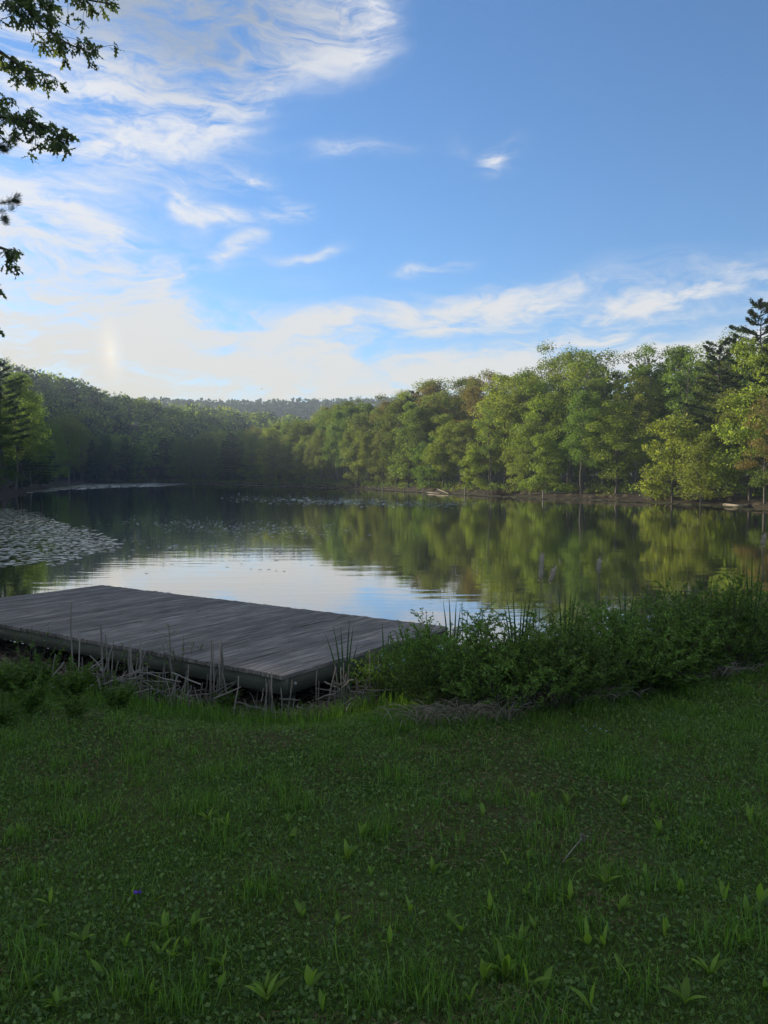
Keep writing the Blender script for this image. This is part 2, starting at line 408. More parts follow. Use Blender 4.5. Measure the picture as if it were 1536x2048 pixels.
HX = np.array([-2500, -900, -600, -250, 0, 60, 110, 160, 210, 260, 310, 400, 500, 620, 720, 850, 1200, 4000])
HY = np.array([850, 820, 772, 735, 738, 748, 757, 770, 785, 795, 803, 815, 828, 842, 862, 885, 905, 905])  # left of the view the unseen hill is raised to shade the left bank


def sstep(a, b, x):
    t = np.clip((x - a) / (b - a), 0, 1); return t * t * (3 - 2 * t)


DZ = 0.55                                    # top of the dock
DA, DB, DC = P(569, 1350.5, DZ), P(895, 1253.4, DZ), P(200, 1170, DZ)


def dock_dist(x, y):
    u = (DB - DA)[:2]; w = (DC - DB)[:2]; lu, lw = np.hypot(*u), np.hypot(*w); u = u / lu; w = w / lw
    det = u[0] * w[1] - u[1] * w[0]; qx, qy = x - DA[0], y - DA[1]
    a = (qx * w[1] - qy * w[0]) / det; b = (u[0] * qy - u[1] * qx) / det
    return np.hypot(a - np.clip(a, 0, lu), b - np.clip(b, 0, lw))


def ground_z(x, y):
    x = np.asarray(x, float); y = np.asarray(y, float)
    d = lake_sd(x, y); dd = np.maximum(d, 0)
    bank = 0.55 * (1 - np.exp(-dd / 1.2)) + 0.03 * np.minimum(dd, 60)
    z = np.where(d > 0, bank + 0.02, -0.9 * (1 - np.exp(d / 1.5)) - 0.03)
    wob = 0.018 * np.sin(x * 2.3 + 0.7 * y) * np.sin(y * 1.9 - 0.4 * x) + 0.012 * np.sin(x * 5.1 + y * 3.3)
    z = z + np.where(d > 0.5, wob, 0)
    z = np.minimum(z, np.maximum(0.10 + 0.28 * dock_dist(x, y) + 0.4 * wob, 0.09))
    r = np.hypot(x, y)
    px = 768 + 1536 * x / np.maximum(y, 1e-3)
    front = y > 0.18 * np.abs(x)
    hp = np.interp(np.where(front, px, 4000), HX, HY)
    RD = 330.0
    top = (951 - hp) / 1536 * RD + EYE - 13
    hill = np.maximum(top, 0) * np.clip(sstep(0, 1, (r - 70) / (RD - 70)), 0, 1) * sstep(15, 110, dd)
    ridge = 64 * sstep(400, 720, r) * (1 + 0.03 * np.sin(x / 140.0) + 0.02 * np.sin(x / 61.0 + 1)) * np.where(y > -200, 1, 0.5)
    z = np.where(d > 0, np.maximum(z, z + hill), z)
    return np.maximum(z, np.where(r > 400, ridge, -9))


def build_ground():
    a1 = np.linspace(-50, 50, 190); a2 = np.linspace(50, 310, 60)[1:-1]
    az = np.radians(np.concatenate([a1, a2])); na = len(az)
    r = np.concatenate([np.linspace(0.6, 16, 90), np.geomspace(16.3, 320, 150)[0:], np.geomspace(330, 3000, 50)])
    X = np.sin(az)[None] * r[:, None]; Y = np.cos(az)[None] * r[:, None]
    Z = ground_z(X, Y)
    V = np.stack([X, Y, Z], -1).reshape(-1, 3)
    V = np.concatenate([V, [[0, 0, float(ground_z(0., 0.))]]])
    nr = len(r)
    i = np.arange(nr - 1)[:, None] * na; j = np.arange(na)[None]; k = (j + 1) % na
    F = np.stack([i + j, i + na + j, i + na + k, i + k], -1).reshape(-1, 4)
    j = np.arange(na); T = np.stack([np.full(na, nr * na), j, (j + 1) % na], -1)
    m, N, L = new_mat('ground_soil'); bs = N['Principled BSDF']; bs.inputs['Roughness'].default_value = 1.0; bs.inputs['Specular IOR Level'].default_value = 0.1
    tc = N.new('ShaderNodeTexCoord')
    t1 = N.new('ShaderNodeTexNoise'); t1.inputs['Scale'].default_value = 1.3; t1.inputs['Detail'].default_value = 6; L.new(tc.outputs['Object'], t1.inputs[0])
    t2 = N.new('ShaderNodeTexNoise'); t2.inputs['Scale'].default_value = 45; t2.inputs['Detail'].default_value = 4; L.new(tc.outputs['Object'], t2.inputs[0])

    def ramp(src, cols, lo=0.35, hi=0.65):
        rp = N.new('ShaderNodeValToRGB'); e = rp.color_ramp.elements
        e[0].position = lo; e[0].color = (*cols[0], 1); e[1].position = hi; e[1].color = (*cols[1], 1)
        L.new(src, rp.inputs[0]); return rp.outputs[0]
    g = N.new('ShaderNodeMix'); g.data_type = 'RGBA'; g.inputs[0].default_value = 0.5
    L.new(ramp(t1.outputs['Fac'], [(0.055, 0.10, 0.018), (0.13, 0.11, 0.045)], 0.42, 0.66), g.inputs['A'])
    L.new(ramp(t2.outputs['Fac'], [(0.04, 0.05, 0.015), (0.085, 0.11, 0.028)]), g.inputs['B'])
    f = ramp(t2.outputs['Fac'], [(0.025, 0.02, 0.013), (0.055, 0.042, 0.026)])
    at = N.new('ShaderNodeAttribute'); at.attribute_name = 'lawn'
    mx = N.new('ShaderNodeMix'); mx.data_type = 'RGBA'; L.new(at.outputs['Fac'], mx.inputs[0]); L.new(f, mx.inputs['A']); L.new(g.outputs['Result'], mx.inputs['B'])
    L.new(mx.outputs['Result'], bs.inputs['Base Color'])
    bp = N.new('ShaderNodeBump'); bp.inputs['Strength'].default_value = 0.6; bp.inputs['Distance'].default_value = 0.03; L.new(t2.outputs['Fac'], bp.inputs['Height']); L.new(bp.outputs[0], bs.inputs['Normal'])
    me = mesh_np('ground', V, [F, T], m, True)
    at = me.attributes.new('lawn', 'FLOAT', 'POINT')
    d = lake_sd(V[:, 0], V[:, 1]); rr = np.hypot(V[:, 0], V[:, 1])
    at.data.foreach_set('value', (sstep(1.0, 2.4, d) * (1 - sstep(14, 26, rr))).astype(np.float32))
    tag(obj('ground', me), kind='structure')


build_ground()


def build_water():
    xs, ys = LAKE[:, 0], LAKE[:, 1]
    x0, x1, y0, y1 = xs.min() - 4, xs.max() + 4, ys.min() - 1.0, ys.max() + 4
    m, N, L = new_mat('pond_water'); bs = N['Principled BSDF']
    bs.inputs['Base Color'].default_value = (0.012, 0.016, 0.008, 1); bs.inputs['Roughness'].default_value = 0.025
    bs.inputs['IOR'].default_value = 1.7
    tc = N.new('ShaderNodeTexCoord'); h = None
    for sc, st, amp in ((1.0, (0.35, 1.7, 1), 1.0), (3.1, (0.4, 1.5, 1), 0.35)):
        mp = N.new('ShaderNodeMapping'); mp.inputs['Scale'].default_value = st; mp.inputs['Rotation'].default_value = (0, 0, 0.12 * sc)
        L.new(tc.outputs['Object'], mp.inputs[0])
        t = N.new('ShaderNodeTexNoise'); t.inputs['Scale'].default_value = sc; t.inputs['Detail'].default_value = 2; t.inputs['Roughness'].default_value = 0.5
        L.new(mp.outputs[0], t.inputs[0])
        a = N.new('ShaderNodeMath'); a.operation = 'MULTIPLY'; a.inputs[1].default_value = amp; L.new(t.outputs['Fac'], a.inputs[0])
        if h is None: h = a.outputs[0]
        else:
            s = N.new('ShaderNodeMath'); s.operation = 'ADD'; L.new(h, s.inputs[0]); L.new(a.outputs[0], s.inputs[1]); h = s.outputs[0]
    bs.inputs['Coat Weight'].default_value = 1.0; bs.inputs['Coat Roughness'].default_value = 0.02; bs.inputs['Coat IOR'].default_value = 1.4
    bp = N.new('ShaderNodeBump'); bp.inputs['Strength'].default_value = 0.5; bp.inputs['Distance'].default_value = 0.0065
    L.new(h, bp.inputs['Height']); L.new(bp.outputs[0], bs.inputs['Normal']); L.new(bp.outputs[0], bs.inputs['Coat Normal'])
    V = [(x0, y0, 0), (x1, y0, 0), (x1, y1, 0), (x0, y1, 0)]
    tag(obj('pond_water', mesh_np('pond_water', V, np.array([[0, 1, 2, 3]]), m)), kind='structure')


build_water()


def build_haze():
    m, N, L = new_mat('haze_air'); N.clear(); out = N.new('ShaderNodeOutputMaterial')
    v = N.new('ShaderNodeVolumePrincipled'); v.inputs['Color'].default_value = (0.6, 0.72, 0.88, 1); v.inputs['Density'].default_value = 0.00048
    v.inputs['Anisotropy'].default_value = 0.1
    L.new(v.outputs[0], out.inputs['Volume'])
    V, F = box(0, 0, 43, 6100, 6100, 93)
    o = obj('haze', mesh_np('haze', V, F, m)); tag(o, 'pale evening haze filling the air over the pond and hills', 'haze', kind='stuff')


build_haze()

# ------------------------------------------------------------------ tree prototypes
def gen_decid(seed, H=15.0, Rc=3.6, base=0.28, nl=26, per=105, leaf=0.30, clr=1.05, shape='oval', gap=0.0):
    r = np.random.default_rng(seed); leaf *= 0.64; per = int(per * 2.2)
    tr = MB(); cr = MB()
    bend = r.normal(0, 0.25, (6, 2)); bend[0] = 0
    hz = np.linspace(0, H * 0.93, 6)
    tp = np.column_stack([np.cumsum(bend[:, 0]) * 0.6, np.cumsum(bend[:, 1]) * 0.6, hz]); tp[0, 2] = -0.4
    r0 = 0.0105 * H
    tr.add(*tube(tp, np.linspace(r0, r0 * 0.18, 6) * np.array([1.25, 1, 1, 1, 1, 1]), 7))

    def trunk(h):
        return np.array([np.interp(h, hz, tp[:, 0]), np.interp(h, hz, tp[:, 1]), h])
    cl = []
    for i in range(nl):
        t = base + (1 - base) * ((i + r.uniform(0, 0.8)) / nl) ** 0.9
        s = (t - base) / (1 - base)
        if shape == 'oval': env = math.sin(math.pi * min(1, 0.16 + 0.80 * s)) ** 0.75
        elif shape == 'cone': env = (1 - s) ** 0.7 * 0.95 + 0.12
        elif shape == 'vase': env = 0.35 + 0.8 * s * math.sqrt(max(0.05, 1.18 - s))
        else: env = 0.9 * math.sqrt(max(0.04, 1 - s * 0.9))
        a = i * 2.399 + r.normal(0, 0.35); ln = Rc * env * r.uniform(0.72, 1.15)
        p0 = trunk(max(0.12, t - 0.10) * H); p2 = trunk(min(t, 0.97) * H) + np.array([math.cos(a) * ln, math.sin(a) * ln, r.normal(0.1, 0.4)])
        p1 = (p0 + p2) / 2 + np.array([0, 0, 0.28 * ln])
        b = bez(p0, p1, p2, 5); tr.add(*tube(b, np.linspace(r0 * 0.33, 0.012, 5), 4))
        cl.append((b[4], 1.0)); cl.append((b[3] + r.normal(0, 0.35, 3), 0.9))
        if ln > 2.2: cl.append((b[2] + r.normal(0, 0.5, 3), 0.7))
    cl.append((trunk(H * 0.97) + r.normal(0, 0.2, 3), 0.7)); cl.append((trunk(H * 0.9), 0.8))
    for c, k in cl:
        if r.random() < gap: continue
        rad = clr * k * r.uniform(0.75, 1.3); n = int(per * k * r.uniform(0.7, 1.2))
        q = r.normal(size=(n, 3)); q /= np.linalg.norm(q, axis=1, keepdims=True)
        q *= (r.random(n) ** 0.45)[:, None] * rad * np.array([1.1, 1.1, 0.72])
        q[:, 2] -= 0.12 * (q[:, 0] ** 2 + q[:, 1] ** 2)
        d = q + r.normal(0, 0.6, (n, 3)); d[:, 2] -= 0.35
        L = leaf * r.uniform(0.6, 1.35, n)
        cr.add(*cards(c + q, d, L, L * r.uniform(0.5, 0.85, n), r))
    return tr, cr


def gen_pine(seed, H=17.0, Rc=3.4, base=0.3, whorl=0.85, needle=0.36, dens=1.0, droop=0.0, irregular=0.35, hole=0.12):
    r = np.random.default_rng(seed); tr = MB(); cr = MB()
    tp = np.array([[0, 0, -0.4], [0.08, 0.05, H * 0.35], [0.02, 0.12, H * 0.7], [0.1, 0, H]])
    r0 = 0.011 * H; tr.add(*tube(tp, [r0 * 1.2, r0 * 0.85, r0 * 0.5, 0.02], 7))
    h = base * H
    while h < H * 0.985:
        s = (h / H - base) / (1 - base)
        env = Rc * ((1 - s) ** 0.65 * 0.9 + 0.1) * (0.65 + 0.5 * min(1, s * 5))
        for k in range(5):
            if r.random() < hole: continue
            a = k * 1.2566 + r.uniform(0, 1.2); ln = env * r.uniform(1 - irregular, 1 + irregular)
            rise = ln * (0.18 + 0.35 * s - droop)
            p0 = np.array([0.05, 0.05, h]); p2 = np.array([math.cos(a) * ln, math.sin(a) * ln, h + rise])
            b = bez(p0, (p0 + p2) / 2 + np.array([0, 0, -0.06 * ln]), p2, 5)
            tr.add(*tube(b, np.linspace(0.045, 0.008, 5), 4))
            n = int(62 * ln * dens)
            t = r.uniform(0.22, 1.02, n) ** 0.8
            pt = np.column_stack([np.interp(t, np.linspace(0, 1, 5), b[:, i]) for i in range(3)])
            side = np.array([-math.sin(a), math.cos(a), 0]); w = 0.32 * ln * (1.08 - t) * r.uniform(-1, 1, n) + r.normal(0, 0.05, n)
            pt += side * w[:, None]; pt[:, 2] += r.normal(0.05, 0.09, n) + np.abs(w) * 0.08
            d = np.array([math.cos(a), math.sin(a), 0.35])[None] + side[None] * np.sign(w)[:, None] * 0.8 + r.normal(0, 0.45, (n, 3))
            L = needle * r.uniform(0.7, 1.3, n)
            cr.add(*cards(pt, d, L, L * 0.34, r, 0.05))
        h += whorl * r.uniform(0.75, 1.25)
    return tr, cr


PROTO = {}


def proto(key, gen, leafmat, bark, Href):
    tr, cr = gen
    PROTO[key] = (tr.mesh(key + '_trunk', M[bark], True), cr.mesh(key + '_crown', M[leafmat]), Href)


proto('maple1', gen_decid(1, 15, 3.7, 0.20, 28, 110, 0.30, 1.1, 'oval'), 'leaf_bright', 'bark', 15)
proto('maple2', gen_decid(2, 15, 3.3, 0.30, 26, 105, 0.30, 1.05, 'dome'), 'leaf_mid', 'bark', 15)
proto('maple3', gen_decid(3, 15, 4.2, 0.34, 28, 110, 0.32, 1.15, 'vase'), 'leaf_bright', 'bark', 15)
proto('oak1', gen_decid(4, 15, 3.8, 0.36, 28, 85, 0.30, 1.0, 'vase', 0.08), 'leaf_olive', 'bark', 15)
proto('oak2', gen_decid(5, 15, 3.4, 0.42, 24, 75, 0.28, 0.95, 'oval', 0.15), 'leaf_olive', 'bark', 15)
proto('airy1', gen_decid(6, 15, 2.9, 0.45, 24, 52, 0.26, 0.85, 'vase', 0.2), 'leaf_mid', 'bark', 15)
proto('airy2', gen_decid(7, 15, 2.7, 0.5, 22, 48, 0.26, 0.85, 'oval', 0.22), 'leaf_bright', 'bark', 15)
proto('russet', gen_decid(8, 15, 3.3, 0.25, 24, 85, 0.28, 1.0, 'oval', 0.1), 'leaf_russet', 'bark', 15)
proto('low1', gen_decid(9, 7, 2.6, 0.10, 22, 100, 0.26, 0.85, 'dome'), 'leaf_bright', 'bark', 7)
proto('low2', gen_decid(10, 7, 2.4, 0.12, 22, 90, 0.25, 0.8, 'oval'), 'leaf_mid', 'bark', 7)
proto('low3', gen_decid(12, 7, 2.2, 0.18, 18, 75, 0.24, 0.8, 'vase', 0.1), 'leaf_bright', 'bark', 7)
proto('skirt1', gen_decid(13, 13, 3.0, 0.08, 32, 95, 0.28, 0.95, 'cone'), 'leaf_mid', 'bark', 13)
proto('skirt2', gen_decid(14, 13, 3.0, 0.08, 32, 95, 0.28, 0.95, 'oval'), 'leaf_olive', 'bark', 13)
proto('pine1', gen_pine(15, 17, 3.6, 0.35), 'leaf_pine', 'bark_pine', 17)
proto('pine2', gen_pine(16, 17, 3.2, 0.25, 0.75, irregular=0.5, hole=0.25), 'leaf_pine', 'bark_pine', 17)
proto('hemlock', gen_pine(17, 14, 2.8, 0.06, 0.55, 0.3, 1.0, 0.32, 0.25, 0.06), 'leaf_dark', 'bark_pine', 14)

KIND = {'maple1': 'full bright green broadleaf', 'maple2': 'domed mid-green broadleaf', 'maple3': 'spreading bright green broadleaf', 'oak1': 'spreading olive broadleaf',
        'oak2': 'thin-topped olive broadleaf', 'airy1': 'slender airy green broadleaf', 'airy2': 'slender airy yellow-green broadleaf', 'russet': 'russet-tinged young-leaved',
        'low1': 'low bright green waterside', 'low2': 'low green waterside', 'low3': 'small open-branched green', 'skirt1': 'green leafy-to-the-ground', 'skirt2': 'olive leafy-to-the-ground',
        'pine1': 'tall dark pine', 'pine2': 'ragged dark pine', 'hemlock': 'dark conical hemlock'}
NAMES = {'pine1': 'pine_tree', 'pine2': 'pine_tree', 'hemlock': 'hemlock_tree', 'oak1': 'oak_tree', 'oak2': 'oak_tree', 'low1': 'small_tree', 'low2': 'small_tree', 'low3': 'small_tree'}


def plant_tree(key, x, y, H, rz=None, wide=1.0, label=None, group=None):
    tm, cm, h0 = PROTO[key]
    s = H / h0
    e = empty(NAMES.get(key, 'broadleaf_tree'), (x, y, float(ground_z(x, y)) - 0.02), random.uniform(0, 6.28) if rz is None else rz)
    e.scale = (s * wide, s * wide, s)
    obj('trunk', tm, e); obj('crown', cm, e)
    return tag(e, label, 'tree', group)


# skyline of the far bank in the photograph: pixel column -> top of the trees
SX = np.array([0, 110, 180, 300, 420, 540, 600, 650, 700, 760, 820, 870, 920, 970, 1040, 1090, 1120, 1170, 1230, 1290, 1340, 1390, 1440, 1536, 1700])
SY = np.array([752, 770, 868, 872, 866, 852, 842, 822, 806, 797, 782, 768, 760, 754, 744, 728, 702, 702, 704, 708, 708, 698, 690, 672, 660])


def shore_sampler():
    pts = np.array(far_pts[2:] + [(31.5, 45.0), (31.5, 40)]); seg = np.linalg.norm(np.diff(pts, axis=0), axis=1); s = np.concatenate([[0], np.cumsum(seg)])

    def at(q, inland):
        x = np.interp(q, s, pts[:, 0]); y = np.interp(q, s, pts[:, 1])
        x2 = np.interp(q + 2, s, pts[:, 0]); y2 = np.interp(q + 2, s, pts[:, 1])
        x1 = np.interp(q - 2, s, pts[:, 0]); y1 = np.interp(q - 2, s, pts[:, 1])
        t = np.array([x2 - x1, y2 - y1]); t /= np.linalg.norm(t) + 1e-9
        n = np.array([-t[1], t[0]])              # inland side when walking left to right
        return x + n[0] * inland, y + n[1] * inland
    return s[-1], at


TOT, shore_at = shore_sampler()
n0 = shore_at(TOT * 0.5, 5.0)
if lake_sd(*n0) < 0:
    _old = shore_at
    shore_at = lambda q, i: _old(q, -i)


def height_for(x, y, top_py):
    D = y
    return (951 - top_py) / 1536 * D + EYE - float(ground_z(x, y))


def px_of(x, y): return 768 + 1536 * x / y


def build_far_bank():
    r = random.Random(21)
    front = []
    q = 2.0
    while q < TOT:
        x, y = shore_at(q, r.uniform(2.0, 3.6)); px = px_of(x, y)
        top = float(np.interp(px, SX, SY)); base = 951 + EYE * 1536 / y
        if px < 520: key = r.choice(['skirt1', 'hemlock', 'maple2', 'skirt1', 'pine2', 'hemlock']); f = r.uniform(0.78, 1.02)
        elif px < 860: key = r.choice(['skirt2', 'skirt1', 'maple1', 'skirt2', 'maple3', 'maple2', 'hemlock']); f = r.uniform(0.62, 0.95)
        elif px < 1270: key = r.choice(['low1', 'maple2', 'skirt2', 'low2', 'airy1', 'maple1', 'low3', 'oak1']); f = r.uniform(0.55, 0.8)
        else: key = r.choice(['low1', 'low3', 'maple1', 'skirt1', 'low1', 'oak1', 'low2']); f = r.uniform(0.45, 0.75)
        if key.startswith('low'): f *= 0.62
        H = height_for(x, y, base + (top - base) * f)
        front.append((px, key, x, y, H)); q += (4.6 if px > 520 else 6.0) * r.uniform(0.75, 1.3)
    rows = [(front, 'the far bank waterside row', 'trees along the water of the far bank')]
    for off, sp, lo, hi, words, grp in ((7.0, 4.8, 0.84, 0.99, 'the far bank middle row', 'trees of the middle row on the far bank'),
                                        (12.5, 4.6, 0.94, 1.03, 'the far bank back row', 'trees of the back row on the far bank')):
        row = []; q = 1.0
        while q < TOT:
            x, y = shore_at(q, off + r.uniform(-1.5, 1.5)); px = px_of(x, y)
            q += sp * (1.0 if px > 500 else 1.5) * r.uniform(0.75, 1.3)
            if lake_sd(x, y) < 2 or px > 1720: continue
            top = float(np.interp(px, SX, SY)); base = 951 + EYE * 1536 / y
            if px < 500: key = r.choice(['maple2', 'hemlock', 'maple3', 'pine1', 'maple1'])
            elif px < 1080: key = r.choice(['maple1', 'oak1', 'maple3', 'oak2', 'maple2', 'maple1', 'pine1', 'russet'])
            else: key = r.choice(['airy1', 'airy2', 'oak2', 'oak1', 'airy1', 'maple2', 'airy2', 'maple3'])
            row.append((px, key, x, y, height_for(x, y, base + (top - base) * r.uniform(lo, hi))))
        rows.append((row, words, grp))
    for row, words, grp in rows:
        row.sort(key=lambda t: t[0]); cnt = {}
        for i, (px, key, x, y, H) in enumerate(row):
            cnt[key] = cnt.get(key, 0) + 1
            plant_tree(key, x, y, H, None, r.uniform(0.9, 1.15) * (1.25 if H < 9 and not key.startswith('low') else 1),
                       '%s tree, %s from left in %s' % (KIND[key], ordinal(i + 1), words), grp)


build_far_bank()


def tree_px(key, px, D, top_py, label, wide=1.0, group=None):
    x = (px - 768) / 1536 * D
    return plant_tree(key, x, D, height_for(x, D, top_py), None, wide, label, group)


# tall pines and single trees that stand out
tree_px('pine1', 1512, 66, 610, 'tallest pine of all, rising above the far bank at the right edge', 1.0)
tree_px('pine2', 1432, 70, 678, 'dark ragged pine left of the tallest pine, above the right bank', 1.15)
tree_px('pine1', 1575, 60, 640, 'pine cut off by the right edge beside the tallest pine', 1.0)
tree_px('airy1', 1290, 84, 702, 'thin airy crown above the others on the right bank', 1.0)
tree_px('low1', 1345, 66, 850, 'sunlit low green tree leaning over the driftwood on the right bank', 1.2)
tree_px('russet', 1530, 56, 800, 'sunlit russet tree overhanging the water at the right edge', 1.1)
tree_px('low3', 1400, 62, 880, 'sunlit small tree with bare crooked trunk behind the driftwood', 1.1)
tree_px('low1', 1500, 60, 800, 'bright sunlit green tree just left of the russet tree', 1.2)
tree_px('maple1', 1470, 64, 815, 'sunlit yellow-green tree above the bleached driftwood', 0.85)
# left bank
LB = [('maple2', 95, 118, 752, 'pale sunlit-topped tree standing tallest on the left bank'), ('maple2', 45, 108, 760, 'broad dark tree beside the pale-topped tree on the left bank'),
      ('pine1', 6, 98, 728, 'flat-topped pine poking above the left bank at the left edge'), ('hemlock', 130, 140, 830, 'dark hemlock right of the pale-topped tree on the left bank'),
      ('skirt1', 160, 168, 850, 'dark leafy tree at the inner end of the left bank'), ('skirt1', 20, 84, 815, 'green tree leafy to the water on the left bank'),
      ('maple2', 75, 128, 790, 'dark rounded tree in shade mid-way along the left bank'), ('low1', -12, 57, 905, 'low leafy tree overhanging the lily pads at the left edge'),
      ('low2', 12, 66, 930, 'low dark tree just beyond the overhanging leafy one at the left edge'), ('hemlock', 60, 112, 862, 'small dark hemlock at the foot of the left bank trees'),
      ('skirt1', 105, 142, 868, 'lower dark tree at the water beneath the hemlock on the left bank'), ('maple3', 150, 190, 840, 'dark spreading tree behind the inner end of the left bank')]
for key, px, D, top, lab in LB:
    x = (px - 768) / 1536 * D
    k = 0
    while lake_sd(x, D) < 1.2 and k < 60: x -= 0.5; k += 1
    plant_tree(key, x, D, height_for(x, D, top), None, 1.05, lab, 'trees on the left bank')
# the wood goes on along the shore to the left of the view and shades the lawn
r_ = random.Random(4); k = 0
for (x, y, H, key) in [(-17, 13.5, 15, 'maple2'), (-22, 19, 16, 'oak1'), (-27, 24, 16, 'maple3'), (-25, 16, 15, 'maple1'), (-31, 30, 16, 'pine1'), (-34, 24, 17, 'maple2'),
                      (-32, 38, 16, 'oak1'), (-36, 46, 16, 'maple1'), (-39, 34, 17, 'maple2'), (-34, 56, 14, 'skirt1'), (-44, 55, 16, 'maple2'), (-42, 66, 15, 'maple3'), (-48, 44, 17, 'pine1'), (-52, 78, 15, 'skirt2'),
                      (-24.5, 29, 13, 'skirt1'), (-29, 34.5, 14, 'skirt2'), (-16.5, 18.8, 11, 'skirt1'), (-20.5, 15.5, 13, 'skirt2'), (-33, 20, 15, 'skirt1'), (-30.5, 44, 13, 'skirt1'), (-26, 20.5, 14, 'skirt2'), (-66, 103, 17, 'maple2'), (-73, 112, 18, 'pine1'), (-61, 95, 17, 'maple3'), (-82, 120, 18, 'maple1'), (-66, 92, 17, 'skirt1'), (-57, 87, 16, 'maple2'), (-76, 104, 18, 'maple2'), (-90, 130, 18, 'maple3')]:  # the farthest, unseen, are added to block sun from the left bank trees
    k += 1
    plant_tree(key, x, y, H, None, 1.15, '%s tree, %s of the unseen shade trees on the left shore' % (KIND[key], ordinal(k)), 'shade trees on the left shore')


# ------------------------------------------------------------------ woods that read as one mass
def wood_mass(name, pts, hs, per, leaf, mat, label, seed, low=0.3, adapt=None):
    r = np.random.default_rng(seed); cr = MB()
    for (x, y, z), H in zip(pts, hs):
        lf = leaf if adapt is None else min(leaf, max(0.42, adapt * math.hypot(x, y)))
        n = max(8, int(per * r.uniform(0.8, 1.2) * (leaf / lf) ** 1.25))
        nb = 7; cen = np.column_stack([r.normal(0, 0.15 * H, nb), r.normal(0, 0.15 * H, nb), r.uniform(low, 0.9, nb) * H])
        cen = np.concatenate([cen, [[0, 0, 0.92 * H]]])
        b = cen[r.integers(0, nb + 1, n)]
        q = r.normal(size=(n, 3)); q /= np.linalg.norm(q, axis=1, keepdims=True); q *= (r.random(n) ** 0.4)[:, None] * H * np.array([0.15, 0.15, 0.11])
        c = b + q + np.array([x, y, z]); d = q + r.normal(0, 0.3 * H * 0.13, (n, 3))
        L = lf * r.uniform(0.6, 1.4, n); cr.add(*cards(c, d, L, L * r.uniform(0.55, 0.9, n), r))
    o = obj(name, cr.mesh(name, M[mat])); return tag(o, label, 'woodland', kind='stuff')


def build_woods():
    r = np.random.default_rng(77)
    # wood behind the far bank
    sets = {'leaf_mid': [], 'leaf_olive': [], 'leaf_bright': []}
    for _ in range(800):
        q = r.uniform(0, TOT); off = r.uniform(16, 115)
        x, y = shore_at(q, off); px = px_of(x, y)
        if lake_sd(x, y) < 10 or px > 1900: continue
        top = np.interp(px, SX, SY) + 8; H = min(15.0, height_for(x, y, top))
        if H < 4: continue
        sets[list(sets)[r.integers(0, 3)]].append((x, y, float(ground_z(x, y)), H))
    lab = {'leaf_mid': 'mid-green wood standing deep behind the far bank trees', 'leaf_olive': 'olive-tinted wood deep behind the far bank trees', 'leaf_bright': 'yellow-green wood deep behind the far bank trees'}
    for k, (m, s) in enumerate(sets.items()):
        wood_mass('woodland', [t[:3] for t in s], [t[3] for t in s], 235, 0.7, m, lab[m], 100 + k, 0.08)
    # wooded slope to the left and beyond the head of the pond
    P1 = {'leaf_mid': [], 'leaf_dark': [], 'leaf_bright': []}
    for _ in range(7000):
        a = R(r.uniform(-52, 4)); d = math.sqrt(r.uniform(60 ** 2, 400 ** 2)); x, y = d * math.sin(a), d * math.cos(a)
        sd = float(lake_sd(x, y))
        if sd < 14 or r.random() > 0.42: continue
        if px_of(x, y) > 640 and d < 300: continue
        P1[['leaf_mid', 'leaf_mid', 'leaf_dark', 'leaf_bright'][r.integers(0, 4)]].append((x, y, float(ground_z(x, y)), r.uniform(10.5, 14.5)))
    lab = {'leaf_mid': 'green wooded hillside rising beyond the left bank', 'leaf_dark': 'dark evergreens scattered through the wooded hillside', 'leaf_bright': 'fresh green crowns scattered through the wooded hillside'}
    for k, (m, s) in enumerate(P1.items()):
        wood_mass('hillside_woodland', [t[:3] for t in s], [t[3] for t in s], 96, 1.15, m, lab[m], 200 + k, 0.3, 0.0036)
    # far ridge
    s = []
    for _ in range(4200):
        a = R(r.uniform(-34, 34)); d = r.uniform(480, 790); x, y = d * math.sin(a), d * math.cos(a)
        s.append((x, y, float(ground_z(x, y)), r.uniform(6.5, 10)))
    wood_mass('ridge_woodland', [t[:3] for t in s], [t[3] for t in s], 17, 2.9, 'leaf_dark', 'distant blue wooded ridge on the skyline', 300)


build_woods()

# ------------------------------------------------------------------ placing on the near bank
def find_ground(px, py):
    d = pix_dir(px, py); t = np.geomspace(1.5, 80, 500)
    x, y, z = d.x * t, d.y * t, EYE + d.z * t
    g = ground_z(x, y); k = int(np.argmax(z <= g))
    return np.array([x[k], y[k], g[k]])


def find_foot(px, py):
    """like find_ground, but in front of the dock, never under it"""
    g = find_ground(px, py); k = 0
    while dock_dist(g[0], g[1]) < 0.10 and k < 80:
        n = np.hypot(g[0], g[1]); g[0] -= g[0] / n * 0.04; g[1] -= g[1] / n * 0.04; k += 1
    g[2] = float(ground_z(g[0], g[1])); return g


